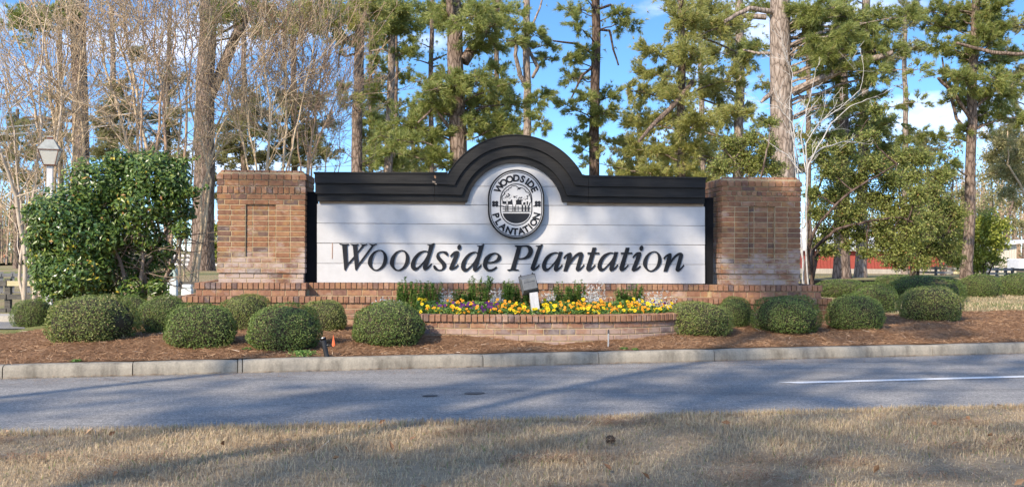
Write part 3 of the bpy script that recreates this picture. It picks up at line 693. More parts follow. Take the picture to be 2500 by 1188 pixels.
def ring_wall(inset, d, z0, z1, mat_, name, shrink):
    vs = []
    for t in np.arange(0, cum[-1], 0.06):
        x, y, a = along(t); nx, ny = -math.sin(a), math.cos(a)
        for (o_, z_) in ((inset, z0), (inset, z1), (d, z1), (d, z0)): vs.append((x + nx * o_, y + ny * o_, z_))
    k = len(vs) // 4; f = [(4 * i + j, 4 * i + 4 + j, 4 * i + 4 + (j + 1) % 4, 4 * i + (j + 1) % 4) for i in range(k - 1) for j in range(4)]
    mb = MB(); mb.add(vs, f); return mb.build(name, mat_, ptr)
ring_wall(0.034, 0.20, 0.02, zP - .012, M['mortar'], 'mortar', 0)
pit = 0.0695; n_ = int(cum[-1] / pit)
capb = [bevel_box(0.060, 0.21, 0.080, .005, bl), bevel_box(0.059, 0.21, 0.079, .005, bl)]
for i in range(n_):
    x, y, a = along((i + .5) * pit); nx, ny = -math.sin(a), math.cos(a)
    o = link('brick', random.choice(capb), ptr); o.location = (x + nx * .105, y + ny * .105, zP - .041 + random.uniform(-.0015, .0015)); o.rotation_euler = (random.uniform(-.008, .008), random.uniform(-.01, .01), a + random.uniform(-.01, .01))
for r_ in range(4):
    z1 = zP1 - MORT * .6 - r_ * 0.0722; z0 = z1 - 0.0722 + MORT; bp = 0.186; n_ = int((cum[-1] - .1) / bp)
    sb = bevel_box(bp - MORT, 0.095, z1 - z0, .004, bl)
    for i in range(n_):
        x, y, a = along((i + .5 + .5 * (r_ % 2)) * bp); nx, ny = -math.sin(a), math.cos(a)
        o = link('brick', sb, ptr); o.location = (x + nx * (.028 + .0475 + random.uniform(-.002, .002)), y + ny * (.028 + .0475), (z0 + z1) / 2); o.rotation_euler = (0, random.uniform(-.004, .004), a + random.uniform(-.008, .008))
def in_planter(px, py, z):                            # bed point of the planter from a sight line
    w = on_z(px, py, z); d = w - WO; return d.dot(WU), d.dot(WV)
BED = zP - 0.045
vs = []; ss = np.arange(-1.6, 2.6, 0.1)
for s in ss:
    for k in range(8):
        v0 = plan(s) + .17; v = v0 + (-0.27 - v0) * k / 7; vs.append((s, v, BED + 0.05 * k / 7 + random.uniform(-.008, .008)))
i = np.arange(len(vs)).reshape(len(ss), 8); mb = MB(); mb.add(vs, np.stack([i[:-1, :-1], i[1:, :-1], i[1:, 1:], i[:-1, 1:]], -1).reshape(-1, 4))
mb.build('planting_soil', M['mulch'], ptr, True)

# ------------------------------------------------------------------ sign board
sg = wall_root('entrance_sign', 'white boarded entrance sign with black arched trim and italic lettering', 'sign')
VF = 0.13                                            # face of the white boards
def P2(x, y, v): s, z = on_wall(x, y, v); return s, z
def prism(parent, name, mat_, loops, v0, v1, islands=None):
    """flat shape with holes, extruded from v0 (front) to v1 (back); loops in (s, z)"""
    mb = MB()
    for isl in (islands or [loops]):
        pts3 = [[Vector((p[0], p[1], 0)) for p in lp] for lp in isl]
        tri = tessellate_polygon(pts3); flat = [p for lp in isl for p in lp]
        n_ = len(flat)
        vs = [(p[0], v0, p[1]) for p in flat] + [(p[0], v1, p[1]) for p in flat]
        mb.add(vs, [tuple(t) for t in tri] + [tuple(n_ + k for k in reversed(t)) for t in tri])
        off = 0; f = []
        for lp in isl:
            m_ = len(lp)
            for k in range(m_): a, b_ = off + k, off + (k + 1) % m_; f.append((a, b_, n_ + b_, n_ + a))
            off += m_
        mb.add(vs, f)
    o = mb.build(name, mat_, parent)
    import bmesh
    bm = bmesh.new(); bm.from_mesh(o.data); bmesh.ops.remove_doubles(bm, verts=bm.verts, dist=1e-5); bmesh.ops.recalc_face_normals(bm, faces=bm.faces); bm.to_mesh(o.data); bm.free()
    return o
# horizontal boards: joint heights at left and right edge of the photograph's sign
yl = [689.5, 642.5, 593, 544.5, 497, 453.5, 392]; yr = [692.5, 645.5, 597.5, 551, 504, 456, 392]
for k in range(6):
    xa, xb = (774, 1721) if k < 4 else ((1136, 1384) if k == 4 else (1150, 1370))
    g = 0.25
    yb0 = yl[k] + (yr[k] - yl[k]) * (xa - 774) / 947.0 ; yb1 = yl[k] + (yr[k] - yl[k]) * (xb - 774) / 947.0
    yt0 = yl[k + 1] + (yr[k + 1] - yl[k + 1]) * (xa - 774) / 947.0 + g; yt1 = yl[k + 1] + (yr[k + 1] - yl[k + 1]) * (xb - 774) / 947.0 + g
    vv_ = VF + [0.0, 0.004, -0.002, 0.003, 0.0, 0.003][k]
    q = [P2(xa, yb0, VF), P2(xb, yb1, VF), P2(xb, yt1, VF), P2(xa, yt0, VF)]
    mb = MB(); n_ = 40; vs = []
    for i_ in range(n_ + 1):
        t = i_ / n_; lo = [q[0][j] + (q[1][j] - q[0][j]) * t for j in (0, 1)]; hi = [q[3][j] + (q[2][j] - q[3][j]) * t for j in (0, 1)]
        e1, e2 = random.uniform(0, .0016), random.uniform(0, .0016)
        dv = 0.0015 * math.sin(i_ * .9 + k * 2)
        vs += [(lo[0], vv_ + .05, lo[1]), (lo[0], vv_ + .008 + dv, lo[1] + e1), (lo[0], vv_ + dv, lo[1] + .0035 + e1), (hi[0], vv_ + dv, hi[1] - .0035 - e2), (hi[0], vv_ + .008 + dv, hi[1] - e2), (hi[0], vv_ + .05, hi[1])]
    mb.add(vs, [(6 * i_ + j, 6 * i_ + 6 + j, 6 * i_ + 7 + j, 6 * i_ + 1 + j) for i_ in range(n_) for j in range(5)])
    mb.build('board', M['white'], sg)
s0, z0 = P2(777, 689, VF); s1, z1 = P2(1719, 440, VF); mb = MB(); mb.box(s0, s1, VF + .02, VF + .09, z0 + .02, z1)
a0, b0 = P2(1140, 440, VF); a1, b1 = P2(1382, 410, VF); mb.box(a0, a1, VF + .022, VF + .088, b0 - .3, b1); mb.build('backing', M['bare_wood'], sg)
# trim: three stepped mouldings, each made of a left run, an arch and a right run
def arc(cx, cy, r_, a0, a1, n_=40): return [(cx + r_ * math.sin(t), cy - r_ * math.cos(t)) for t in np.linspace(a0, a1, n_)]
def chord_arc(xl_, yl_, xr_, yr_, ya):
    h = (xr_ - xl_) / 2; c = (xl_ + xr_) / 2; ym = (yl_ + yr_) / 2; rise = ym - ya; r_ = (h * h + rise * rise) / (2 * rise); cy = ya + r_
    al = math.asin(min(1, h / r_)); return arc(c, cy, r_, -al, al)
lines = [  # (y at x=768, corner left, apex y, corner right, y at x=1723)
    (421.0, (1093, 421.5), 329.5, (1421, 428.5), 434.0),
    (446.5, (1110, 449.0), 354.7, (1403, 453.7), 458.0),
    (472.5, (1128, 474.0), 380.6, (1384, 478.2), 482.5),
    (490.5, (1141, 491.2), 397.0, (1373, 493.6), 497.0)]
fronts = [0.0, 0.035, 0.075]
jl, jr = 1061.0, 1437.0
def yline(i, x):
    a, cl, _, cr, b_ = lines[i]
    return a + (cl[1] - a) * (x - 768) / (cl[0] - 768) if x < 1250 else cr[1] + (b_ - cr[1]) * (x - cr[0]) / (1723 - cr[0])
for i in range(3):
    t, bt = lines[i], lines[i + 1]; v = fronts[i]; ov = 9 if i < 2 else 0
    xa, xb = (768, 1723) if i == 0 else ((769.5, 1722) if i == 1 else (775, 1720))
    down = lambda pts, o_: [(x, y + o_) for x, y in pts]
    for (x0, x1) in ((xa, jl - .35), (jr + .35, xb)):
        lp = [P2(x0, yline(i, x0), v), P2(x1, yline(i, x1), v), P2(x1, yline(i + 1, x1), v), P2(x0, yline(i + 1, x0), v)]
        prism(sg, 'trim_board', M['black'], [lp], v, VF + .06 + .02 * i)
    up = chord_arc(t[1][0], t[1][1], t[3][0], t[3][1], t[2]); lo = chord_arc(bt[1][0], bt[1][1], bt[3][0], bt[3][1], bt[2])
    lp = [(jl + .35, yline(i, jl))] + up + [(jr - .35, yline(i, jr)), (jr - .35, yline(i + 1, jr))] + lo[::-1] + [(jl + .35, yline(i + 1, jl))]
    prism(sg, 'trim_arch', M['black'], [[P2(x, y, v) for x, y in lp]], v, VF + .06 + .02 * i)
# thin drip cap along the top of the trim
for nm, pts in (('drip_cap', [(765, 420.6), (1093, 421.2)]), ('drip_cap', chord_arc(1093, 421.2, 1421, 428.2, 329.0)), ('drip_cap', [(1421, 428.2), (1726, 433.6)])):
    th = 3.2 if len(pts) == 2 else 1.3
    lp = [P2(x, y - 1.2, -.012) for x, y in pts] + [P2(x, y + th, -.012) for x, y in pts[::-1]]
    prism(sg, nm, M['black'], [lp], -.012, VF + .14)
# damaged butt joint of the left trim: bare splintered wood
for (x, y, w_, h_) in ((1062, 432, 5, 8), (1059, 444, 9, 4), (1064, 449, 5, 3)):
    lp = [P2(x - w_ / 2, y - h_ / 2, -.003), P2(x + w_ * .4, y - h_ * .4, -.003), P2(x + w_ / 2, y + h_ / 2, -.003), P2(x - w_ * .3, y + h_ * .3, -.003)]
    prism(sg, 'splintered_wood', M['bare_wood'] if h_ < 6 else M['rust'], [lp], -.003, .02)
lp = [P2(811.0, 586, VF - .002), P2(812.2, 586, VF - .002), P2(811.6, 631, VF - .002), P2(810.2, 631, VF - .002)]
prism(sg, 'rust_streak', M['rust'], [lp], VF - .003, VF + .004)
# black uprights beside the boards, between board and pier
for (xa, xb) in ((747.5, 773.5), (1722, 1740.5)):
    ya = 468 if xa < 1000 else 482
    s0, z1 = P2(xa, ya, .17); s1, z0 = P2(xb, 690, .17)
    mb = MB(); mb.box(s0, s1, .17, .30, zA, z1); mb.build('upright', M['black_post'], sg)
# ------------------------------------------------------------------ lettering (outlines drawn in a 14x grid over each letter)
def spline(pts, sub=5):
    """closed outline; points given as (x, y) are smooth, (x, y, 1) are corners"""
    n_ = len(pts); out = []
    for i in range(n_):
        p0, p1, p2, p3 = pts[i - 1], pts[i], pts[(i + 1) % n_], pts[(i + 2) % n_]
        c1, c2 = len(p1) > 2, len(p2) > 2
        out.append((p1[0], p1[1]))
        if c1 and c2: continue
        m1 = ((p2[0] - p1[0]), (p2[1] - p1[1])) if c1 else ((p2[0] - p0[0]) / 2, (p2[1] - p0[1]) / 2)
        m2 = ((p2[0] - p1[0]), (p2[1] - p1[1])) if c2 else ((p3[0] - p1[0]) / 2, (p3[1] - p1[1]) / 2)
        for k in range(1, sub):
            t = k / sub; h0 = 2*t**3 - 3*t*t + 1; h1 = t**3 - 2*t*t + t; h2 = -2*t**3 + 3*t*t; h3 = t**3 - t*t
            out.append((h0*p1[0] + h1*m1[0] + h2*p2[0] + h3*m2[0], h0*p1[1] + h1*m1[1] + h2*p2[1] + h3*m2[1]))
    return out
K = lambda pts: [(x, y, 1) for x, y in pts]
ell = lambda cx, cy, a, b_, tl=0.0: [(cx + a * math.cos(t) * math.cos(tl) - b_ * math.sin(t) * math.sin(tl), cy + a * math.cos(t) * math.sin(tl) + b_ * math.sin(t) * math.cos(tl)) for t in np.linspace(0, 2 * np.pi, 29)[:-1]]
G = {}
G['W'] = [[K([(115,120),(200,136),(320,143),(435,136),(452,160),(400,185),(383,215),(402,800),(610,562),(575,215),(550,182),(488,150),(495,138),(640,152),(772,140),(780,162),(740,185),(724,215),(738,402),(888,205),(885,180),(832,148),(840,138),(960,152),(1062,138),(1070,162),(1000,185),(950,222),(746,452),(772,800),(1212,215),(1190,182),(1132,150),(1140,138),(1260,152),(1392,138),(1398,162),(1330,185),(1282,225),(800,880),(695,1058),(655,1018),(618,640),(425,860),(322,1062),(284,1018),(212,190),(185,172),(110,140)])]]
G['o'] = [[[(1090,760),(1110,650),(1180,520),(1300,400),(1420,350),(1520,340),(1620,375),(1710,470),(1755,600),(1750,740),(1690,880),(1580,990),(1450,1055),(1350,1062),(1240,1020),(1150,930),(1100,840)],
           [(1232,790),(1245,680),(1290,540),(1365,435),(1460,378),(1540,385),(1600,440),(1635,560),(1625,680),(1590,820),(1510,940),(1410,1010),(1340,1012),(1270,960),(1238,880)]]]
G['d'] = [[[(755,185,1),(830,192),(900,190),(960,160),(985,138,1),(1008,150,1),(1000,200,1),(770,962,1),(800,940),(850,880),(900,832,1),(920,860,1),(880,940),(800,1030),(720,1080),(680,1085),(640,1055),(618,1000),(625,920),(648,845,1),(560,940),(480,1020),(400,1080),(320,1085),(250,1035),(215,960),(212,880),(240,760),(320,620),(440,490),(570,420),(690,402),(785,430,1),(825,250,1),(815,228,1),(770,210,1)],
           [(765,480),(750,455),(700,445),(620,470),(520,550),(430,660),(380,780),(360,890),(365,950),(400,980),(450,960),(540,880),(640,760),(720,630),(762,540)]]]
G['s'] = [[[(105,930),(110,880),(140,862),(175,880),(215,930),(265,990),(330,1015),(390,1000),(418,940),(400,860),(340,780),(260,690),(215,610),(210,540),(240,460),(310,405),(420,385),(530,390),(590,420),(612,470),(606,535),(590,548),(560,535),(500,480),(440,445),(370,435),(310,460),(300,510),(330,570),(420,670),(500,750),(540,820),(548,900),(510,980),(430,1040),(330,1062),(220,1050),(140,1000)]]]
G['i'] = [[[(675,555,1),(740,470),(820,400),(900,378),(960,385),(988,430),(975,520),(930,640),(870,790),(800,940,1),(860,905),(945,832,1),(975,868,1),(900,960),(800,1015),(720,1035),(670,1015),(650,970),(670,900),(740,730),(800,580),(832,480,1),(780,520),(700,590,1)]],
          [ell(992, 253, 66, 93, 0.25)]]
G['e'] = [[[(962,800),(985,690),(1050,580),(1160,490),(1280,445),(1380,435),(1480,465),(1560,530),(1585,610),(1555,690),(1480,750),(1360,785),(1240,795),(1115,795,1),(1108,860),(1110,920),(1150,990),(1220,1005),(1310,975),(1420,905,1),(1455,945,1),(1380,1020),(1280,1070),(1190,1085),(1090,1055),(1000,970),(962,880)],
           [(1130,752,1),(1180,660),(1250,560),(1340,495),(1410,485),(1455,510),(1465,570),(1430,650),(1360,710),(1260,742)]]]
G['P'] = [[[(365,180,1),(440,185),(600,190),(760,180),(860,190),(940,240),(990,320),(995,420),(950,530),(870,610),(760,655),(640,668),(485,668,1),(400,990,1),(420,1005,1),(500,1012,1),(522,1050,1),(510,1062,1),(400,1055),(300,1050),(150,1065,1),(105,1015,1),(220,1000,1),(240,970,1),(440,300,1),(445,250,1),(390,230,1)],
           [(510,622,1),(600,290,1),(620,248),(680,235),(760,238),(810,270),(840,340),(835,420),(790,510),(720,580),(640,612)]]]
G['l'] = [[[(1075,190,1),(1160,195),(1240,178),(1300,145,1),(1328,160,1),(1320,200,1),(1050,965,1),(1100,930),(1195,840,1),(1225,870,1),(1170,950),(1080,1030),(1000,1065),(940,1035),(912,980),(920,900),(1155,260,1),(1150,235,1),(1090,220,1)]]]
G['a'] = [[[(705,410,1),(828,415,1),(815,470,1),(670,965,1),(720,930),(805,830,1),(828,870,1),(760,970),(670,1045),(590,1075),(545,1045),(525,990),(540,900),(570,800,1),(500,880),(400,990),(310,1060),(240,1075),(170,1040),(125,960),(120,880),(150,760),(230,610),(340,500),(470,440),(590,420),(690,450,1)],
           [(680,500),(660,475),(600,468),(520,490),(420,570),(330,680),(275,800),(260,900),(275,955),(310,970),(370,940),(470,840),(580,710),(650,590)]]]
G['n'] = [[[(350,605,1),(420,520),(520,450),(590,430),(630,455),(640,530),(625,610),(600,690,1),(680,580),(780,480),(890,420),(970,415),(1020,450),(1035,520),(1010,620),(915,970,1),(960,940),(1055,830,1),(1080,865,1),(1000,970),(920,1050),(850,1075),(800,1050),(775,1000),(790,930),(880,600),(910,490,1),(800,570),(700,680),(620,790),(560,900),(485,1075,1),(355,1070,1),(500,530,1),(450,570),(385,655,1)]]]
G['t'] = [[K([(1085,265),(1218,265),(1175,430),(1315,432),(1312,488),(1150,490),(1020,970)]) + [(1060,945),(1165,835,1),(1190,870,1),(1110,970),(1020,1050),(950,1075),(895,1050),(868,990),(880,900)] + K([(1010,490),(910,488),(915,432),(1040,430)])]]
Z14 = 1957 / 140.0
def bx(ox, x0, x1, y0, y1): return (ox + x0 / Z14, ox + x1 / Z14, 585 + y0 / Z14, 585 + y1 / Z14)
TEXT = [('W', bx(820,110,1398,120,1062)), ('o', bx(820,1090,1757,340,1062)), ('o', bx(940,165,832,345,1068)), ('d', bx(940,875,1690,100,1050)), ('s', bx(1050,105,612,385,1062)),
        ('i', bx(1050,650,1062,160,1035)), ('d', bx(1110,212,1008,138,1088)), ('e', bx(1110,962,1586,435,1085)),
        ('P', bx(1230,105,997,180,1065)), ('l', bx(1230,912,1328,145,1065)), ('a', bx(1230,1298,2010,405,1080)), ('n', bx(1350,350,1080,415,1075)), ('t', bx(1350,1130,1582,262,1075)),
        ('a', bx(1450,120,828,410,1075)), ('t', bx(1450,868,1315,265,1075)), ('i', bx(1450,1288,1688,195,1078)), ('o', bx(1550,278,912,385,1090)), ('n', bx(1550,972,1690,435,1085))]
VL = VF - 0.013
for ch, (x0, x1, y0, y1) in TEXT:
    isl = [[spline(c, 5) if len(c) != 28 else c for c in loops] for loops in G[ch]]
    allp = np.array([p for lp in isl for c in lp for p in c]); mn, mx = allp.min(0), allp.max(0)
    conv = lambda p: P2(x0 + (p[0] - mn[0]) / (mx[0] - mn[0]) * (x1 - x0), y0 + (p[1] - mn[1]) / (mx[1] - mn[1]) * (y1 - y0), VL)
    prism(sg, 'letter', M['letter'], None, VL, VF - .004, [[[conv(p) for p in c] for c in lp] for lp in isl])

# ------------------------------------------------------------------ medallion
VM = VF - 0.085                                       # its face
ME = lambda x, y: (1170 + x * 180 / 1069.0, 400 + y * 200 / 1188.0)
mk = lambda x, y, v=VM: P2(*ME(x, y), v)
def stadium(cx, w_, ct, rt, cb, rb, n_=30):
    up = [(cx + w_ * math.sin(t), ct - rt * math.cos(t)) for t in np.linspace(-math.pi / 2, math.pi / 2, n_)]
    dn = [(cx + w_ * math.sin(t), cb + rb * math.cos(t)) for t in np.linspace(math.pi / 2, -math.pi / 2, n_)]
    return up + dn
med = link('medallion', None, sg)
prism(med, 'panel', M['black'], [[mk(*p) for p in stadium(536, 408, 490, 408, 678, 406)]], VM, VF - .006)
def face_ring(rad_out, rad_in, mat_, v, nm, top=490, bot=678):
    o_ = [mk(*p, v) for p in stadium(536, rad_out, top, rad_out, bot, rad_out)]; i_ = [mk(*p, v) for p in stadium(536, rad_in, top, rad_in, bot, rad_in)]
    return prism(med, nm, mat_, [o_, i_[::-1]], v, VM + .01)
prism(med, 'face', M['white'], [[mk(*p) for p in stadium(536, 384, 490, 384, 678, 384)]], VM - .004, VM + .01)
face_ring(376, 364, M['letter'], VM - .007, 'ring'); face_ring(234, 220, M['letter'], VM - .007, 'ring', 518, 662)
def arc_text(word, angs, cx, cy, rad, hgt, flip):
    for ch, a in zip(word, angs):
        cu = bpy.data.curves.new('glyph', 'FONT'); cu.body = ch; cu.size = 1.0; cu.offset = 0.035; cu.extrude = 0; cu.align_x = 'CENTER'; cu.resolution_u = 3
        to = bpy.data.objects.new('glyph', cu); COL.objects.link(to)
        dg = bpy.context.evaluated_depsgraph_get(); me = bpy.data.meshes.new_from_object(to.evaluated_get(dg))
        bpy.data.objects.remove(to); bpy.data.curves.remove(cu)
        co = np.empty(len(me.vertices) * 3); me.vertices.foreach_get('co', co); co = co.reshape(-1, 3)
        cap = 0.74; xs = (co[:, 0] - (co[:, 0].min() + co[:, 0].max()) / 2) * hgt / cap; ys = (co[:, 1] - cap / 2 + .01) * hgt / cap
        t = R(a)
        if not flip: X = cx + rad * math.sin(t) + xs * math.cos(t) + ys * math.sin(t); Y = cy - rad * math.cos(t) + xs * math.sin(t) - ys * math.cos(t)
        else: X = cx + rad * math.sin(t) + xs * math.cos(t) - ys * math.sin(t); Y = cy + rad * math.cos(t) - xs * math.sin(t) - ys * math.cos(t)
        new = np.array([(s_, VM - .010, z_) for s_, z_ in (mk(x, y) for x, y in zip(X, Y))])
        me.vertices.foreach_set('co', new.ravel()); me.materials.clear(); me.materials.append(M['letter'])
        import bmesh
        bm = bmesh.new(); bm.from_mesh(me); r_ = bmesh.ops.extrude_face_region(bm, geom=bm.faces[:])
        for v_ in r_['geom']:
            if isinstance(v_, bmesh.types.BMVert): v_.co.y += .0075
        bmesh.ops.recalc_face_normals(bm, faces=bm.faces); bm.to_mesh(me); bm.free()
        link('letter', me, med)
arc_text('WOODSIDE', [-59, -39.5, -19.5, 0.5, 18.5, 33, 47.5, 64.5], 536, 495, 292, 100, False)
arc_text('PLANTATION', [-76, -57.5, -39.5, -20, -3, 13.5, 28.5, 41.5, 56, 75], 536, 677, 300, 98, True)
# emblem: trees over a fence
EMx = lambda x, y: P2(1215 + x * 90 / 1336.0, 445 + y * 80 / 1188.0, VM)
def strip_line(pts, w_, v, close=False):
    L, R_ = [], []
    for i, p in enumerate(pts):
        a = pts[max(0, i - 1)]; b_ = pts[min(len(pts) - 1, i + 1)]; dx, dy = b_[0] - a[0], b_[1] - a[1]; n_ = math.hypot(dx, dy) + 1e-9
        ww = w_ * random.uniform(.75, 1.3); L.append((p[0] - dy / n_ * ww / 2, p[1] + dx / n_ * ww / 2)); R_.append((p[0] + dy / n_ * ww / 2, p[1] - dx / n_ * ww / 2))
    return [EMx(*p) for p in L + R_[::-1]]
random.seed(5)
can = [(160,655),(155,580),(158,510),(205,462),(242,430),(238,370),(300,325),(330,285),(392,272),(402,220),(480,192),(503,142),(580,130),(660,120),(685,152),(760,203),(850,195),(920,212),(980,262),(1010,312),(1032,350),(1110,372),(1160,440),(1176,500),(1196,570),(1206,640),(1208,720),(1165,745)]
prism(med, 'tree_outline', M['letter'], [strip_line(can, 27, VM)], VM - .0075, VM + .003)
isl = []
for q in ([(168,660),(250,690),(315,680),(318,785),(172,782)], [(364,682),(450,680),(500,640),(528,650),(545,800),(366,795)], [(660,660),(740,610),(860,650),(868,808),(664,805)], [(920,730),(1005,715),(1005,812),(922,815)], [(1045,690),(1100,690),(1098,815),(1050,815)], [(1140,740),(1185,735),(1165,840),(1130,850)], [(720,215),(860,205),(800,260),(735,250),(700,310),(715,255)], [(215,440),(245,390),(290,410),(240,445)]): isl.append([[EMx(*p) for p in q]])
for k in range(46):
    x, y = random.uniform(190, 1150), random.uniform(470, 655); w_, h_ = random.uniform(14, 34), random.uniform(10, 24); t = random.uniform(0, 3)
    isl.append([[EMx(x + w_ * math.cos(t + a) * random.uniform(.6, 1), y + h_ * math.sin(t + a) * random.uniform(.6, 1)) for a in (0, 1.2, 2.5, 3.8, 5.1)]])
for (x, y) in ((390, 420), (420, 455), (320, 480), (1060, 500), (1065, 585), (600, 540), (860, 555)): isl.append([[EMx(x + 38 * math.cos(a) * random.uniform(.4, 1), y + 28 * math.sin(a) * random.uniform(.4, 1)) for a in np.linspace(0, 5.6, 8)]])
prism(med, 'tree_emblem', M['letter'], None, VM - .0070, VM + .003, isl[:8])
prism(med, 'leaf_marks', M['letter'], None, VM - .0085, VM + .003, isl[8:])['kind'] = 'stuff'
for (y0_, y1_) in ((893, 918), (968, 972), (1055, 1056)):
    prism(med, 'fence_rail', M['letter'], [[EMx(180, y0_ - 12), EMx(1185, y1_ - 12), EMx(1185, y1_ + 13), EMx(180, y0_ + 13)]], VM - .0080, VM + .003)
for (x, yt) in ((275, 840), (330, 790), (372, 800), (545, 800), (600, 880), (650, 800), (738, 850), (880, 800), (905, 820), (990, 830), (1020, 820), (1095, 830), (1130, 820)):
    prism(med, 'fence_post', M['letter'], [[EMx(x - 11, yt), EMx(x + 11, yt), EMx(x + 11, 1044), EMx(x - 11, 1044)]], VM - .0090, VM + .003)
hd = [(345, 717)] + [(537 + 196 * math.sin(t), 700 + 160 * math.cos(t)) for t in np.linspace(-1.45, 1.45, 24)] + [(730, 717)]
prism(med, 'ground_emblem', M['letter'], [[mk(*p) for p in hd]], VM - .0078, VM + .003)
for cx in (230, 848):
    isl = [[[mk(cx + dx + 24 * math.cos(a) * (1 if abs(math.sin(a)) < .9 else .8), 578 + dy + 24 * math.sin(a)) for a in np.linspace(0, 6.28, 13)[:-1]]] for dx, dy in ((-22, -18), (22, -18), (-22, 20), (22, 20))]
    for k, i_ in enumerate(isl): prism(med, 'clover_leaf', M['letter'], i_, VM - .0070 - .0004 * k, VM + .003)
for (xa, xb) in ((265, 360), (775, 820)):
    prism(med, 'wood_crack', M['black_post'], [[mk(xa, 612), mk((xa + xb) / 2, 604), mk(xb, 608), mk(xb, 614), mk((xa + xb) / 2, 621), mk(xa, 616)]], VM - .0062, VM + .003)

# ================================================================== SMALL THINGS IN FRONT
def soil_at(s): return WO + WU * s
# flood lamp on its leaning post
fl = thing('flood_lamp', 'grey box flood lamp on a leaning pale wooden post among the pansies', 'flood lamp')
fs, fv = in_planter(1312, 768, BED + .03); fp = WO + WU * fs + WV * (fv + .12); fl.location = (fp.x, fp.y, BED); fl.rotation_euler = (0, R(-7.5), PHI)
px_m = F / fp.y
pt = bevel_box(20 / px_m, 20 / px_m, 62 / px_m, .003, M['grey_post']); o = link('post', pt, fl); o.location = (0, 0, 29 / px_m)
hw, hh_, hd_ = 40 / px_m, 46 / px_m, 0.16
head = link('lamp_head', None, fl); head.location = (-0.035, 0.02, 60 / px_m + hh_ * .52); head.rotation_euler = (R(-14), R(-4.5), 0)
mb = MB(); w2 = hw / 2; h2 = hh_ / 2     # housing seen from behind: a shell tapering to its back
back = [(-w2 * .86, -.06, -h2 * .80), (w2 * .86, -.06, -h2 * .80), (w2 * .86, -.06, h2 * .36), (-w2 * .86, -.06, h2 * .36)]
midr = [(-w2, .09, -h2), (w2, .09, -h2), (w2, .09, h2), (-w2, .09, h2)]
mb.add(back + midr, [(0, 1, 2, 3), (1, 0, 4, 5), (2, 1, 5, 6), (3, 2, 6, 7), (0, 3, 7, 4), (7, 6, 5, 4)]); mb.build('housing', M['flood'], head)
mb = MB(); mb.box(-w2 * 1.05, w2 * 1.05, .088, .115, -h2 * 1.04, h2 * 1.05); mb.build('rim', M['flood_dark'], head)
mb = MB()
for k in range(9): x = -w2 * .62 + k * w2 * .155; mb.box(x, x + w2 * .07, -.066, -.055, h2 * .06, h2 * .33)
mb.box(-w2 * .66, w2 * .66, -.068, -.058, h2 * .0, h2 * .03)
for k in range(14): x = -w2 * .8 + k * w2 * .122; mb.box(x, x + w2 * .05, -.064, -.055, -h2 * .78, -h2 * .04)
mb.build('cooling_fins', M['flood'], head)
for sx in (-.75, .75):
    mb = MB(); mb.box(sx * w2 - .008, sx * w2 + .008, .07, .12, h2 * 1.0, h2 * 1.16); mb.build('latch', M['flood_dark'], head)
mb = MB(); mb.tube([(0, .02, 60 / px_m - .03), (-.01, .02, 60 / px_m + .03)], .014, 8); mb.build('bracket', M['flood_dark'], fl)

# path light, marker flag, sprinkler riser
w = on_ground(798, 870, mz1)
pl_ = thing('path_light', 'short black tubular ground light leaning beside the orange flag', 'ground light', w, 0); k_ = w.y / F
pl_.rotation_euler = (0, R(-12), PHI)
mb = MB(); mb.tube([(0, 0, -.05), (0, 0, 42 * k_)], 6 * k_, 14); mb.build('tube', M['flood_dark'], pl_, True)
mb = MB(); mb.tube([(0, 0, 41 * k_), (0, 0, 43.5 * k_), (0, 0, 47 * k_)], [6 * k_, 7.4 * k_, 7.4 * k_], 16); mb.build('collar', M['black_post'], pl_, True)
mb = MB(); mb.tube([(0, 0, 46.8 * k_), (0, 0, 47.8 * k_)], [5.4 * k_, 5.0 * k_], 16); mb.build('lens', M['steel'], pl_)
mb = MB(); mb.tube([(5 * k_, 0, 27 * k_), (10 * k_, -.004, 27 * k_)], 2.4 * k_, 8); mb.build('knob', M['flood_dark'], pl_)
w = on_ground(814, 852, mz1); k_ = w.y / F
fg = thing('marker_flag', 'small orange plastic marker flag on a wire stuck in the mulch', 'marker flag', w)
mb = MB(); mb.tube([(0, 0, -.05), (0, 0, 12 * k_), (.8 * k_, 0, 34 * k_)], .0016, 5); mb.build('wire', M['flood_dark'], fg)
mb = MB(); V_ = [(-.2 * k_, -.004, 36 * k_), (-4 * k_, .0, 10 * k_), (0, -.004, 6 * k_), (4.2 * k_, .004, 10 * k_), (1.3 * k_, .003, 32 * k_), (0, .012, 12 * k_)]
mb.add(V_, [(0, 1, 2), (0, 2, 3), (0, 3, 4), (0, 5, 1), (1, 5, 2), (2, 5, 3), (3, 5, 4), (4, 5, 0)]); mb.build('flag', M['flag'], fg)
w = on_ground(1485, 846, mz1); k_ = w.y / F
sp_ = thing('sprinkler', 'thin grey sprinkler riser with a black head standing in the mulch', 'sprinkler', w)
mb = MB(); mb.tube([(0, 0, -.06), (.3 * k_, 0, 33 * k_)], 1.9 * k_, 10); mb.build('riser_pipe', M['pvc'], sp_, True)
mb = MB(); mb.tube([(.3 * k_, 0, 33 * k_), (.3 * k_, 0, 39 * k_), (.3 * k_, 0, 39.3 * k_), (.3 * k_, 0, 42 * k_)], [2.4 * k_, 2.4 * k_, 1.7 * k_, 1.5 * k_], 10); mb.build('nozzle', M['flood_dark'], sp_, True)

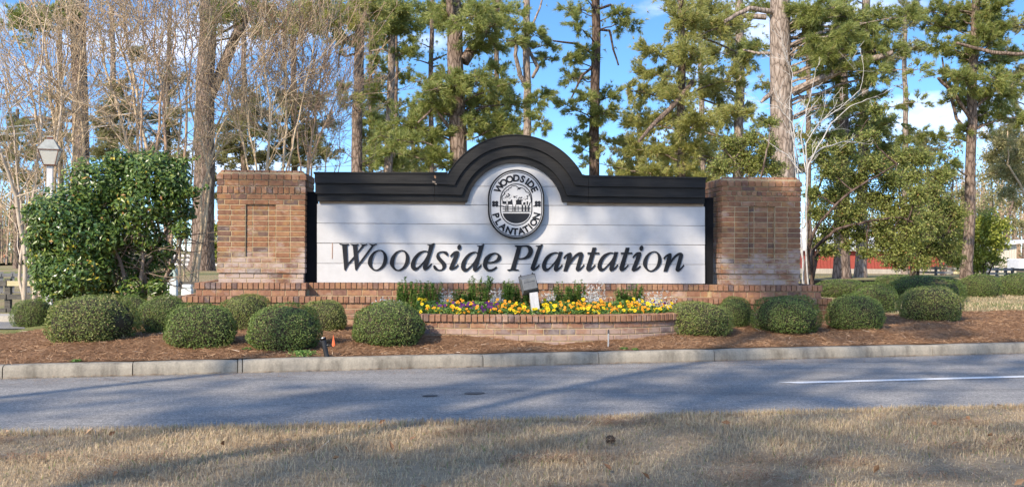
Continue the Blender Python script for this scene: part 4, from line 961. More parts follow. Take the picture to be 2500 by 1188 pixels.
# pine cone lying on the verge
w = on_ground(1490, 1080, lambda x, y: 0.055); k_ = w.y / F
pc = thing('pine_cone', 'open brown pine cone lying in the dry foreground grass', 'pine cone', (w.x, w.y, .075))
mb = MB()
for k in range(64):
    t = k / 63; a = k * 2.4; r_ = 10 * k_ * (math.sin(math.pi * (0.1 + .85 * t)) ** .7); x = (t - .5) * 22 * k_
    d = np.array([0.35 * (t - .3), math.cos(a), math.sin(a)]); c = np.array([x, 0, 0]); tip = c + d * r_; sd = np.cross(d, [1, 0, 0]); sd /= np.linalg.norm(sd); wd = .28 * r_ + .002
    up_ = np.array([1, 0, 0]) * .004
    mb.add([c, tip - sd * wd, tip + sd * wd, tip + d * .004 + up_], [(0, 1, 3), (0, 3, 2), (0, 2, 1), (1, 2, 3)])
mb.build('scales', M['cone'], pc)

# lamp post with lantern
w = at_depth(122, 335, 19.0); k_ = 19.0 / F; gx, gy = at_depth(122, 455, 19.0).x, 19.0; gz = hz1(gx, gy)
lp_ = thing('lamp_post', 'old metal lantern on a white wooden post behind the camellia', 'street lamp', (gx, gy, gz), R(14)); zt = w.z - gz
mb = MB(); pw = 6.6 * k_; zb_ = at_depth(122, 405, 19).z - gz; mb.box(-pw, pw, -pw, pw, -.3, zb_); mb.build('post', M['post_paint'], lp_)
lan = link('lantern', None, lp_); lan.location = (0, 0, zb_)
def frustum(z0, z1, a, b_, mat_, nm, par, inset=0):
    mb = MB(); vs = [(-a, -a, z0), (a, -a, z0), (a, a, z0), (-a, a, z0), (-b_, -b_, z1), (b_, -b_, z1), (b_, b_, z1), (-b_, b_, z1)]
    mb.add(vs, [(0, 3, 2, 1), (4, 5, 6, 7), (0, 1, 5, 4), (1, 2, 6, 5), (2, 3, 7, 6), (3, 0, 4, 7)]); return mb.build(nm, mat_, par)
u = 22.5 * k_
frustum(0, 3 * k_, 12.5 * k_, 13.5 * k_, M['copper'], 'base_plate', lan)
b0_, t0_ = 13 * k_, u
vs = []
for sx, sy in ((-1, -1), (1, -1), (1, 1), (-1, 1)): pass
for (i0, i1) in (((-1, -1), (1, -1)), ((1, -1), (1, 1)), ((1, 1), (-1, 1)), ((-1, 1), (-1, -1))):
    mb = MB(); z0_, z1_ = 3 * k_, 37 * k_
    q = [(i0[0] * b0_, i0[1] * b0_, z0_), (i1[0] * b0_, i1[1] * b0_, z0_), (i1[0] * t0_, i1[1] * t0_, z1_), (i0[0] * t0_, i0[1] * t0_, z1_)]
    q2 = [(x * .985, y * .985, z_) for x, y, z_ in q]
    mb.add(q + q2, [(0, 1, 2, 3), (7, 6, 5, 4), (0, 4, 5, 1), (2, 6, 7, 3)]); mb.build('glass_pane', M['glass'], lan)
    mb = MB(); mb.tube([(i0[0] * b0_, i0[1] * b0_, z0_), (i0[0] * t0_, i0[1] * t0_, z1_)], 1.1 * k_, 6); mb.build('frame_bar', M['copper'], lan)
frustum(37 * k_, 39.2 * k_, u + 1.5 * k_, u + 2 * k_, M['copper'], 'eave', lan)
frustum(39.2 * k_, 64 * k_, u + 2.2 * k_, 9 * k_, M['pewter'], 'roof', lan)
frustum(64 * k_, 70 * k_, 6 * k_, 6 * k_, M['copper'], 'chimney', lan); frustum(70 * k_, 72 * k_, 7.4 * k_, 6.6 * k_, M['pewter'], 'chimney_cap', lan)
mb = MB(); mb.tube([(0, 0, 3 * k_), (0, 0, 11 * k_)], 3.6 * k_, 10); mb.build('socket', M['cream'], lan, True)
mb = MB(); mb.tube([(0, 0, 11 * k_), (0, 0, 20 * k_), (0, 0, 30 * k_)], [2.4 * k_, 2.8 * k_, .5 * k_], 10); mb.build('bulb', M['glass'], lan, True)

# fences
def fence(label, ptsx, Y0, Y1, x0px, x1px, rails, y_top, y_bot, posts, mats, name='rail_fence', pw=.06, extra_h=0.05):
    """rails at fractions of the height, posts at photograph columns; the fence runs from depth Y0 to Y1"""
    A = at_depth(x0px, y_bot[0], Y0); B = at_depth(x1px, y_bot[1], Y1); At = at_depth(x0px, y_top[0], Y0); Bt = at_depth(x1px, y_top[1], Y1)
    ang = math.atan2(B.y - A.y, B.x - A.x); Lh = math.hypot(B.x - A.x, B.y - A.y)
    root = thing(name, label, 'fence', (A.x, A.y, A.z), ang)
    cols = sorted(posts); ts = []
    for px in cols:
        d = ray(px, 650); t = 0
        # intersect the vertical plane of the fence
        nx, ny = -math.sin(ang), math.cos(ang); tt = (nx * A.x + ny * A.y) / (nx * d.x + ny * d.y); t = (d.x * tt - A.x) * math.cos(ang) + (d.y * tt - A.y) * math.sin(ang); ts.append(t)
        h0 = (B.z - A.z) * t / Lh; h1 = At.z - A.z + (Bt.z - At.z) * t / Lh
        mb = MB(); mb.box(t - pw, t + pw, -pw, pw, h0 - .25, h1 + extra_h); mb.build('post', mats[0], root)
    for (fr_, rh) in rails:
        for a, b_ in zip(ts[:-1], ts[1:]):
            za = (B.z - A.z) * a / Lh * (1 - fr_) + (At.z - A.z + (Bt.z - At.z) * a / Lh) * fr_; zb = (B.z - A.z) * b_ / Lh * (1 - fr_) + (At.z - A.z + (Bt.z - At.z) * b_ / Lh) * fr_
            m_ = random.choice(mats[1]); mb = MB(); g = .012
            vs = [(a + g, -pw - .045, za - rh), (b_ - g, -pw - .045, zb - rh), (b_ - g, -pw - .004, zb - rh), (a + g, -pw - .004, za - rh), (a + g, -pw - .045, za), (b_ - g, -pw - .045, zb), (b_ - g, -pw - .004, zb), (a + g, -pw - .004, za)]
            mb.add(vs, [(0, 3, 2, 1), (4, 5, 6, 7), (0, 1, 5, 4), (1, 2, 6, 5), (2, 3, 7, 6), (3, 0, 4, 7)]); mb.build('rail', m_, root)
    return root
random.seed(21)
fence('dark weathered rail fence with a few new yellow boards behind the camellia', None, 22, 22.4, -300, 540, ((1.0, .11), (.56, .11), (.1, .11)), (684, 687), (763, 752), (-300, -140, 21, 175, 300, 412, 532), (M['fence_dark'], [M['fence_dark'], M['fence_dark'], M['fence_new']]))
fence('greyer second rail fence farther back, seen over the dark one at left', None, 34, 36, -200, 130, ((1.0, .12), (.6, .12), (.2, .12)), (668, 666), (727, 722), (-200, -120, -60, 4, 31, 70, 130), (M['fence_grey'], [M['fence_grey'], M['fence_dark']]))
fence('distant pale rail fence beyond the big pine trunk', None, 88, 88, 430, 560, ((1.0, .2), (.58, .2), (.12, .2)), (621, 622), (645, 646), (425, 457, 500, 540, 600), (M['fence_grey'], [M['post_paint']]), pw=.14, extra_h=.02)
fence('weathered paddock rail fence in front of the pale shed', None, 56, 54, 2285, 2560, ((1.0, .14), (.56, .12), (.14, .12)), (651, 656), (676, 681), (2240, 2285, 2327, 2396, 2434, 2455, 2472, 2530), (M['fence_dark'], [M['fence_dark'], M['fence_new'], M['fence_grey']]), pw=.08, extra_h=.03)

# utility boxes by the fence
def util(px0, px1, y0, y1, Y, label, ma, mb_):
    a = at_depth(px0, y1, Y); b_ = at_depth(px1, y0, Y); w_ = (b_.x - a.x); h_ = b_.z - a.z
    r_ = thing('utility_box', label, 'utility box', ((a.x + b_.x) / 2, Y, a.z), R(4))
    o = link('cabinet', bevel_box(w_, w_ * .8, h_ * .62, .012, mb_), r_); o.location = (0, 0, h_ * .31 - .0)
    o = link('lid', bevel_box(w_ * .96, w_ * .76, h_ * .38, .02, ma), r_); o.location = (0, 0, h_ * .81)
    o = link('plinth', bevel_box(w_ * 1.1, w_ * .9, .5, .0, M['pale_concrete']), r_); o.location = (0, 0, -.25)
util(410, 433, 655, 722, 20.0, 'tall green and pale utility box behind the camellia', M['util'], M['util_w'])
util(445, 470, 694, 721, 19.4, 'low pale utility box beside the end of the brick plinth', M['util_w'], M['util_w'])
# roadside marker post far at the left
w = on_ground(11, 640); mk_ = thing('marker_post', 'white roadside marker post with an orange band, far at left', 'marker post', w); k_ = w.y / F
mb = MB(); mb.tube([(0, 0, -.2), (0, 0, 12 * k_)], 1.3 * k_, 8); mb.build('post', M['post_paint'], mk_, True)
mb = MB(); mb.tube([(0, 0, 12 * k_), (0, 0, 19 * k_)], 1.5 * k_, 8); mb.build('band', M['flag'], mk_, True)

# ------------------------------------------------------------------ far buildings
def barn():
    Y = 84.0; A = at_depth(1962, 668, Y); B = at_depth(2325, 668, Y); zt_ = at_depth(2100, 609, Y).z; zf_ = at_depth(2100, 656, Y).z; zr = at_depth(2100, 556, Y).z; z0_ = A.z
    r_ = thing('red_barn', 'long red barn with a white metal roof behind the spring-leaf trees', 'barn', (A.x, Y, z0_), 0); W_ = B.x - A.x; D_ = 9.0
    mb = MB(); mb.box(-.1, W_ + .1, -.05, D_, -.4, zf_ - z0_); mb.build('foundation', M['pale_concrete'], r_)
    n_ = 44; pit = W_ / n_; h_ = zt_ - zf_
    pm = bevel_box(pit - .02, .06, h_, .008, M['red_wall'])
    for k in range(n_):
        o = link('wall_board', pm, r_); o.location = (pit * (k + .5), .05 + random.uniform(-.006, .006), zf_ - z0_ + h_ / 2)
    mb = MB(); mb.box(.02, W_ - .02, .082, D_ - .1, zf_ - z0_ + .004, zt_ - z0_ - .004); mb.build('wall', M['red_wall'], r_)
    mb = MB(); e = .5; rz = zr - z0_; wz = zt_ - z0_
    vs = [(-e, -e, wz), (W_ + e, -e, wz), (W_ + e, D_ / 2, rz), (-e, D_ / 2, rz), (W_ + e, D_ + e, wz), (-e, D_ + e, wz)]
    vs += [(x, y, z_ - .12) for x, y, z_ in vs]
    mb.add(vs, [(0, 1, 2, 3), (3, 2, 4, 5), (7, 6, 9, 8), (8, 9, 11, 10), (0, 6, 7, 1), (5, 4, 10, 11), (1, 7, 8, 2), (2, 8, 10, 4), (0, 3, 9, 6), (3, 5, 11, 9)]); rf = mb.build('roof', M['roof_white'], r_)
    mb = MB()
    for k in range(30):
        x = -e + (W_ + 2 * e) * (k + .5) / 30
        mb.add([(x - .03, -e, wz + .004), (x + .03, -e, wz + .004), (x + .03, D_ / 2, rz + .004), (x - .03, D_ / 2, rz + .004), (x, -e, wz + .06), (x, D_ / 2, rz + .06)], [(0, 4, 5, 3), (4, 1, 2, 5)])
    mb.build('roof_seams', M['roof_white'], rf)
    for x in (W_ * .3, W_ * .72):
        mb = MB(); mb.box(x - .9, x + .9, -.02, .02, .1, wz * .86); mb.build('door', M['red_wall'], r_)
barn()
def shed():
    Y = 80.0; A = at_depth(2428, 668, Y); B = at_depth(2480, 668, Y); r_ = thing('cream_shed', 'cream shed with a white lean-to roof behind the paddock fence', 'shed', (A.x, Y, A.z), R(-3))
    W_ = B.x - A.x; zr = at_depth(2480, 594, Y).z - A.z; zl_ = at_depth(2430, 604, Y).z - A.z
    n_ = 9; pit = W_ / n_
    for k in range(n_):
        h_ = zl_ + (zr - zl_) * (k + .5) / n_ - .1
        o = link('wall_board', bevel_box(pit - .02, .05, h_, .005, M['cream']), r_); o.location = (pit * (k + .5), 0, h_ / 2)
    mb = MB(); mb.box(.01, W_ - .01, .03, 5, -.3, zl_ - .2); mb.build('wall', M['cream'], r_)
    mb = MB(); vs = [(-.5, -.5, zl_), (W_ + .7, -.5, zr + .1), (W_ + .7, 5.4, zr + .1), (-.5, 5.4, zl_)]; vs += [(x, y, z_ + .22) for x, y, z_ in vs]
    mb.add(vs, [(0, 3, 2, 1), (4, 5, 6, 7), (0, 1, 5, 4), (1, 2, 6, 5), (2, 3, 7, 6), (3, 0, 4, 7)]); mb.build('roof', M['roof_white'], r_)
    C = at_depth(2473, 668, 77.0); D2 = at_depth(2560, 632, 77.0); b_ = thing('white_trailer', 'low white box trailer standing beside the cream shed', 'trailer', (C.x, 77, C.z))
    w_, h_ = D2.x - C.x, D2.z - C.z
    o = link('body', bevel_box(w_, 2.0, h_ * .78, .06, M['roof_white']), b_); o.location = (w_ / 2, 0, h_ * .61)
    for x in (w_ * .3, w_ * .55):
        mb = MB(); mb.tube([(x, -1.02, h_ * .18), (x, -.8, h_ * .18)], h_ * .2, 14); mb.build('wheel', M['flood_dark'], b_)
    mb = MB(); mb.box(w_ * .12, w_ * .145, -1.03, -1.0, h_ * .3, h_ * .75); mb.build('handle', M['pvc'], b_)
shed()
# black edging strip behind the right pier and far grass edge
mb = MB(); a = at_depth(1956, 693, 30.0); b_ = at_depth(2300, 694, 31.0); mb.box(0, (b_ - a).length, -.05, .05, -.1, .125); o = mb.build('edging', M['black_post'])
o.location = a; o.rotation_euler = (0, 0, math.atan2(b_.y - a.y, b_.x - a.x)); tag(o, 'low black edging strip on the lawn behind the right pier', 'edging')
# overhead cables at the left
for (x0_, y0_, x1_, y1_, Y, lab) in ((-260, 326, 420, 262, 52, 'upper overhead cable crossing behind the left pine trunk'), (-260, 338, 420, 288, 52, 'lower overhead cable crossing behind the left pine trunk'), (-260, 425, 160, 412, 60, 'low overhead cable passing behind the lamp post')):
    a = at_depth(x0_, y0_, Y); b_ = at_depth(x1_, y1_, Y + 4); pts = [a.lerp(b_, t) - Vector((0, 0, .25 * math.sin(math.pi * t))) for t in np.linspace(0, 1, 14)]
    mb = MB(); mb.tube([tuple(p) for p in pts], .028, 5); tag(mb.build('overhead_cable', M['cable']), lab, 'cable', 'overhead cables')
# ================================================================== PLANTS
def unit(v): return v / (np.linalg.norm(v, axis=-1, keepdims=True) + 1e-12)
def rand_dir(n_): return unit(rng.normal(size=(n_, 3)))
def leaves(mb, c, nrm, ln, wd, fold=0.0, mi=0, four=True):
    """a small pointed leaf at each centre, facing nrm; folded along its midrib when fold > 0"""
    n_ = len(c); nrm = unit(nrm); t = unit(np.cross(nrm, rand_dir(n_))); b = np.cross(nrm, t)
    ln = np.broadcast_to(ln, (n_,))[:, None]; wd = np.broadcast_to(wd, (n_,))[:, None]
    a = c - t * ln / 2; e = c + t * ln / 2; l = c + b * wd / 2 + nrm * fold * wd - t * ln * .05; r_ = c - b * wd / 2 + nrm * fold * wd - t * ln * .05
    V = np.stack([a, r_, e, l], 1).reshape(-1, 3); i = np.arange(n_)[:, None] * 4
    if fold: mb.add(V, np.concatenate([i + [0, 1, 2], i + [0, 2, 3]], 0), mi)
    else: mb.add(V, i + [0, 1, 2, 3], mi)
def needle_tufts(mb, c, d, per, ln, wd, spread=1.0, mi=0):
    """a fan of thin needles round each twig tip"""
    n_ = len(c); c = np.repeat(c, per, 0); d = unit(np.repeat(d, per, 0) + spread * rand_dir(n_ * per) * rng.uniform(.4, 1.1, (n_ * per, 1)))
    L = ln * rng.uniform(.7, 1.15, (n_ * per, 1)); s = unit(np.cross(d, rand_dir(n_ * per))) * wd / 2
    droop = np.array([0, 0, -1.0]) * L * .12
    V = np.stack([c - s, c + s, c + d * L + droop], 1).reshape(-1, 3); mb.add(V, np.arange(n_ * per)[:, None] * 3 + [0, 1, 2], mi)
def wander(a, b_, n_, amp, sag=0.0):
    a, b_ = np.array(a, float), np.array(b_, float); t = np.linspace(0, 1, n_)[:, None]; L = np.linalg.norm(b_ - a)
    off = np.cumsum(rng.normal(size=(n_, 3)), 0); off -= off[0] + (off[-1] - off[0]) * t; off *= amp * L / max(n_, 1)
    return a + (b_ - a) * t + off + np.array([0, 0, 1]) * sag * L * (np.sin(np.pi * t) )
def a3(v): return np.array((v.x, v.y, v.z))

# ------------------------------------------------------------------ tall pines
def pine(label, bx_, tx, w_px, D, mat_t, mat_n, clumps=(), limbs=(), top=17.0, base_y=None, dens=1.0, group='tall pines behind the sign', name='pine_tree', above=6, wref=330, nl=0.26, stub=6):
    """trunk through the columns bx_ (at the foot) and tx (at the upper edge of the photograph), foliage clumps (column, row, radius[, side depth])"""
    p0 = at_depth(bx_, 660, D); p1 = at_depth(tx, 0, D); gz = hz1(p0.x, p0.y)
    dirx = (p1.x - p0.x) / (p1.z - p0.z); k_ = D / F; r0 = w_px * k_ / 2
    x0 = p0.x + dirx * (gz - p0.z); H = top
    root = thing(name, label, 'tree', (x0, D, gz), 0, group); O = np.array((x0, D, gz))
    zs_ = np.linspace(-.2, H, 26); zr = CAM_H + (HZ - wref) * k_ - gz
    rad = r0 * (1.08 - .42 * np.clip(zs_ / H, 0, 1)) * (1 + .35 * np.exp(-np.clip(zs_, 0, None) / .35)) / (1.08 - .42 * min(1, zr / H))
    wv_ = np.cumsum(rng.normal(size=26)) ; wv_ -= np.linspace(wv_[0], wv_[-1], 26)
    pts = np.stack([dirx * zs_ + wv_ * .025, np.cumsum(rng.normal(size=26)) * .02, zs_], 1)
    mb = MB(); sides = 18 if w_px > 30 else (12 if w_px > 18 else 9); mb.tube(pts, rad, sides)
    for l_ in limbs:                                  # visible limbs: list of (column, row, width px, depth shift)
        q = np.array([a3(at_depth(x, y, D + dy)) - O for x, y, w_, dy in l_]); q = np.vstack([q[:1]] + [wander(q[i], q[i + 1], 5, .05)[1:] for i in range(len(q) - 1)])
        ww = np.interp(np.linspace(0, 1, len(q)), np.linspace(0, 1, len(l_)), [w_ * k_ / 2 for _, _, w_, _ in l_]); mb.tube(q, ww, 8)
    tr = lambda z: np.array([np.interp(z, zs_, pts[:, 0]), np.interp(z, zs_, pts[:, 1]), z])
    fo = MB(); C, Dr = [], []
    for cl in clumps:
        x, y, r_ = cl[:3]; r_ *= 1.12; dy = cl[3] if len(cl) > 3 else rng.uniform(-1, 1) * min(2.2, 1.2 + r_ * k_)
        c = a3(at_depth(x, y, D + dy)) - O; rr = r_ * k_
        hd = np.linalg.norm(c[:2] - tr(c[2])[:2]); za = max(.8, c[2] - .22 * hd - .1)
        at = tr(za); limb = wander(at, c, 8, .16, .04); mb.tube(limb, np.linspace(max(.018, .012 + .013 * hd), .014, 8), 5)
        nb = int(9 + 7 * rr)
        for _ in range(nb):
            s0_ = limb[rng.integers(4, 8)]; dv = unit(rng.normal(size=3) * np.array([1.25, 1.0, .62]) + np.array([0, 0, .12]))
            e = s0_ + dv * rr * rng.uniform(.55, 1.05); tw = wander(s0_, e, 4, .12); mb.tube(tw, [.012, .009, .007, .005], 3, False)
            m_ = max(4, int(23 * rr * dens * rng.uniform(.7, 1.3)))
            f_ = rng.uniform(.3, 1.05, m_)[:, None]; C.append(s0_ + (e - s0_) * f_ + rng.normal(size=(m_, 3)) * rr * .10); Dr.append(np.repeat(dv[None], m_, 0) + np.array([0, 0, .3]))
    for _ in range(above):                            # crown above the picture
        z = rng.uniform(.62, .98) * H; a = rng.uniform(0, 6.28); L = rng.uniform(1.0, 3.0) * (1.25 - z / H); at = tr(z); c = at + np.array([math.cos(a) * L, math.sin(a) * L, .3 * L])
        limb = wander(at, c, 6, .12); mb.tube(limb, np.linspace(.05, .02, 6), 4)
        m_ = 26; C.append(c + rng.normal(size=(m_, 3)) * .5); Dr.append(rand_dir(m_) + np.array([0, 0, .4]))
    for _ in range(stub):                             # dead snags on the bare trunk
        z = rng.uniform(.2, .7) * H; a = rng.uniform(0, 6.28); L = rng.uniform(.25, 1.3); at = tr(z); tip = at + np.array([math.cos(a) * L, math.sin(a) * L, rng.uniform(-.15, .35) * L])
        tw = wander(at, tip, 5, .22); mb.tube(tw, np.linspace(.028, .008, 5), 4)
    mb.build('trunk', mat_t, root, True)
    if C:
        C, Dr = np.vstack(C), np.vstack(Dr); needle_tufts(fo, C, Dr, 13, nl, .011 + .00034 * D, 1.0)
        o = fo.build('crown', mat_n, root); o['kind'] = 'stuff'
    return root
N, NY, NO = M['needle'], M['needle_y'], M['needle_o']
pine('thick brown pine trunk behind the lamp post, wrapped in vine twigs', 203, 192, 38, 36, M['bark'], N, [(60, 40, 50), (20, 60, 60), (120, 20, 50)], [[(176, 295, 9, 0), (140, 290, 7, .5), (60, 286, 5, 1)]], stub=10)
pine('thick pine trunk standing just left of the left brick pier', 491, 508, 54, 50, M['bark'], N, [(620, 40, 60), (560, 30, 60), (690, 20, 60), (700, 70, 55)], [[(505, 250, 30, 0), (545, 160, 26, .5), (590, 60, 24, .8), (640, -30, 20, 1)]], stub=12, wref=600)
pine('slim pale pine trunk above the camellia', 279, 270, 15, 62, M['bark_pale'], NO, [(285, 262, 45), (270, 320, 45), (310, 390, 45), (330, 285, 40), (250, 300, 40), (300, 215, 35), (345, 130, 28), (320, 330, 45), (255, 370, 40)], stub=2)
pine('slim brown pine over the left brick pier', 594, 597, 15, 64, M['bark'], NO, [(560, 310, 40), (620, 330, 45), (640, 270, 40), (570, 370, 40), (650, 390, 40), (600, 240, 34), (590, 290, 40), (528, 390, 34), (530, 440, 30), (524, 480, 26), (540, 340, 36), (610, 390, 40)], stub=3)
pine('olive pine behind the bare thicket, between pier and sign trim', 722, 716, 15, 66, M['bark'], NO, [(700, 280, 40), (750, 330, 45), (690, 370, 40), (760, 250, 40), (800, 300, 38), (740, 395, 36), (660, 320, 34), (820, 370, 30), (715, 330, 42), (780, 365, 40), (720, 240, 36), (685, 240, 30), (790, 240, 30)], stub=3)
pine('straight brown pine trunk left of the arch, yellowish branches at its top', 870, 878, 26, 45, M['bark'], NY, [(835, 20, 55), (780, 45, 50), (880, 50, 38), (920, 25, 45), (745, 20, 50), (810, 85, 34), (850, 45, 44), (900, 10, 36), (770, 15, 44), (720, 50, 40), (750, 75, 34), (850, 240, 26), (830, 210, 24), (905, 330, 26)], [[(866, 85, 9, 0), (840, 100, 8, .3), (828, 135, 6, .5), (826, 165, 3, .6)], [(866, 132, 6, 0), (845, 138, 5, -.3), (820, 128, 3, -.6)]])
pine('grey leaning pine left of the arch', 936, 958, 20, 52, M['bark_pale'], N, [(970, 40, 50), (935, 20, 42), (1005, 70, 40), (930, 60, 34), (900, 150, 26), (990, 130, 34), (890, 215, 34), (945, 330, 42), (900, 300, 34), (905, 365, 34), (985, 345, 36), (975, 15, 44), (950, 70, 34), (915, 100, 28), (910, 240, 32), (920, 300, 32), (955, 395, 34), (880, 400, 24)], [[(955, 130, 6, 0), (935, 120, 5, .3), (905, 125, 3, .6)]])
pine('thin pine pole right beside the grey leaning pine', 958, 968, 9, 56, M['bark'], N, [(990, 190, 26), (1000, 120, 26), (925, 390, 30), (1000, 400, 32), (875, 385, 26)], stub=4)
pine('very slim bare pine standing between two pines left of the arch', 1055, 1053, 13, 54, M['bark'], N, [(1045, 60, 34), (1020, 25, 34), (1080, 50, 28), (1000, 260, 24)], [[(1058, 145, 5, 0), (1075, 140, 4, .3), (1092, 132, 3, .5)], [(1055, 412, 6, 0), (1075, 403, 5, .2), (1092, 412, 4, .3)]], stub=6)
pine('big forked pine directly behind the left shoulder of the arch', 1126, 1112, 42, 40, M['bark'], N,
     [(1100, 30, 50), (1160, 40, 55), (1210, 60, 48), (1230, 20, 45), (1060, 30, 40), (1250, 100, 36), (1170, 120, 32), (1180, 190, 42), (1110, 210, 42), (1230, 215, 42), (1060, 215, 42), (1140, 255, 48), (1200, 265, 48), (1260, 250, 42), (1040, 250, 44), (1090, 280, 36), (1000, 260, 42), (960, 300, 48), (1005, 320, 46), (1050, 330, 34), (1285, 285, 36), (1240, 310, 40), (1180, 320, 36), (1310, 250, 28), (965, 375, 38), (1060, 375, 26), (1220, 165, 30), (1130, 190, 34), (1080, 180, 30), (1270, 200, 30), (1160, 290, 36), (1020, 370, 34), (930, 330, 34), (1075, 400, 24), (1260, 30, 30), (1020, 200, 26)],
     [[(1132, 150, 32, 0), (1165, 105, 24, .3), (1205, 40, 20, .6), (1225, -40, 18, .8)], [(1118, 90, 24, 0), (1102, 30, 20, -.4), (1090, -60, 18, -.6)], [(1120, 345, 10, 0), (1060, 262, 7, -.6), (1020, 300, 5, -.9)]], dens=1.15)
pine('pale pine trunk behind the right shoulder of the arch', 1293, 1286, 20, 50, M['bark_pale'], N, [(1330, 235, 30), (1345, 110, 26), (1310, 80, 28), (1265, 60, 28), (1330, 300, 24), (1260, 100, 26), (1350, 140, 22), (1235, 380, 20)], [[(1290, 218, 12, 0), (1270, 185, 12, -.3), (1258, 135, 10, -.6), (1262, 100, 6, -.8)], [(1300, 190, 8, 0), (1313, 165, 10, .2), (1290, 120, 8, .4), (1262, 105, 5, .5)], [(1300, 60, 6, 0), (1318, 20, 5, .2), (1325, -10, 4, .3)]])
pine('dark bare-trunked pine right of the arch with drooping limbs', 1449, 1456, 25, 45, M['bark_dark'], N, [(1400, 55, 26), (1385, 20, 28), (1530, 30, 30), (1545, 55, 26), (1410, 125, 30), (1375, 140, 26), (1390, 190, 32), (1420, 230, 30), (1380, 255, 26), (1500, 235, 34), (1440, 290, 26), (1405, 330, 22), (1420, 365, 26), (1480, 270, 30)], [[(1462, 72, 7, 0), (1488, 75, 6, .3), (1497, 120, 5, .5), (1510, 160, 4, .7)], [(1444, 130, 7, 0), (1410, 108, 6, -.4), (1350, 100, 4, -.8)], [(1444, 165, 7, 0), (1420, 185, 6, -.3), (1395, 240, 4, -.5)], [(1462, 22, 7, 0), (1490, 12, 6, .3), (1520, 45, 4, .5)]])
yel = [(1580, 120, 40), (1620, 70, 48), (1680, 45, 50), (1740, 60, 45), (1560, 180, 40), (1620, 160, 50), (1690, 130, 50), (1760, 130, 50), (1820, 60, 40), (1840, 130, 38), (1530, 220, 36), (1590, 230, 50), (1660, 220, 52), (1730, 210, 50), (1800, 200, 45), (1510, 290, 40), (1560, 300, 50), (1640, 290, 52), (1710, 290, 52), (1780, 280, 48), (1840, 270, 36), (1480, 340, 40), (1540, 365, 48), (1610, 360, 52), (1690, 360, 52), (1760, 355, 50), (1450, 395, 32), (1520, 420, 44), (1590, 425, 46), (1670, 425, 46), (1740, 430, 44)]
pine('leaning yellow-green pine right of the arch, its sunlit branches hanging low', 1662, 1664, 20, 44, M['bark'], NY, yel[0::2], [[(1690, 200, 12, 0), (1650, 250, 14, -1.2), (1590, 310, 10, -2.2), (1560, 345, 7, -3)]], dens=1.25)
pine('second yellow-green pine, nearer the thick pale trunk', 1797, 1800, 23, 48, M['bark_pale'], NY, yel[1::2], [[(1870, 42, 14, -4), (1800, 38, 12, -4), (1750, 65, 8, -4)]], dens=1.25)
pine('slim pine half hidden in the yellow-green foliage', 1716, 1712, 14, 56, M['bark_pale'], NY, [(1700, 30, 50), (1760, 20, 50), (1640, 20, 40), (1790, 85, 40), (1720, 390, 50), (1640, 390, 46)])
pine('thickest pale pine trunk rising behind the right brick pier', 1915, 1908, 56, 36, M['bark_pale'], N, [(1970, 20, 42), (2010, 60, 42), (2060, 40, 46), (2110, 30, 46), (2160, 60, 46), (2210, 40, 42), (2040, 110, 40), (2100, 100, 46), (2170, 120, 44), (2220, 110, 36), (1995, 130, 34), (2120, 170, 38), (2190, 175, 34), (2240, 170, 28), (2060, 160, 30), (2090, 215, 28), (1850, 25, 36), (1830, 115, 30), (1985, 95, 34), (2030, 20, 42), (2080, 75, 42), (2140, 95, 42), (2190, 30, 42), (2060, 120, 38), (2150, 150, 36), (2110, 250, 30), (2160, 235, 26), (1960, 60, 30)],
     [[(1935, 225, 24, 0), (2000, 195, 22, -.5), (2080, 160, 18, -1), (2180, 128, 12, -1.4)], [(1890, 30, 14, 0), (1830, 20, 12, -.4), (1770, 52, 8, -.8)], [(1890, 130, 9, 0), (1850, 130, 7, .3), (1815, 122, 4, .5)], [(1935, 120, 8, 0), (1985, 112, 7, .3), (2030, 100, 4, .5)], [(1888, 225, 12, 0), (1868, 240, 12, -.2), (1858, 250, 6, -.3)], [(1890, 360, 10, 0), (1850, 325, 8, -.3), (1790, 350, 6, -.6)]], wref=400, dens=1.2)
pine('brown pine at the right with sagging limbs, bare trunk down to the lawn', 2361, 2388, 24, 42, M['bark'], N, [(2360, 30, 40), (2420, 40, 46), (2470, 60, 46), (2310, 70, 38), (2280, 110, 34), (2330, 130, 40), (2410, 110, 42), (2470, 140, 42), (2350, 190, 38), (2420, 190, 40), (2480, 210, 36), (2290, 180, 30), (2370, 245, 36), (2440, 265, 40), (2320, 240, 26), (2260, 60, 36), (2240, 20, 36), (2300, 20, 36), (2390, 80, 36), (2450, 15, 40), (2380, 150, 34), (2330, 180, 30), (2450, 230, 34), (2270, 330, 26), (2300, 390, 22), (2490, 290, 34), (2410, 300, 26), (2350, 320, 22)],
     [[(2375, 300, 10, 0), (2330, 230, 9, -.5), (2290, 190, 7, -.9)], [(2370, 330, 9, 0), (2335, 290, 8, .4), (2310, 200, 6, .8), (2300, 140, 4, 1)], [(2500, 132, 9, -1), (2420, 128, 10, -1), (2335, 105, 7, -1)], [(2383, 260, 8, 0), (2430, 220, 7, .4), (2500, 200, 5, .8)]], wref=400, dens=1.1)
pine('stout trunk in front of the red barn, its foot shaded', 2056, 2058, 37, 41, M['bark'], N, [(2070, 250, 36), (2130, 270, 36), (2020, 330, 36), (2100, 340, 36), (2060, 300, 36), (2020, 270, 34), (2150, 320, 36), (2190, 300, 34), (2080, 390, 36)], wref=640)
pine('slimmer pale trunk in front of the red barn', 2100, 2108, 26, 43, M['bark_pale'], N, [(2150, 300, 36), (2180, 350, 36), (2240, 250, 26), (2200, 390, 36), (2240, 330, 30), (2130, 380, 36), (2250, 400, 34)], wref=640)
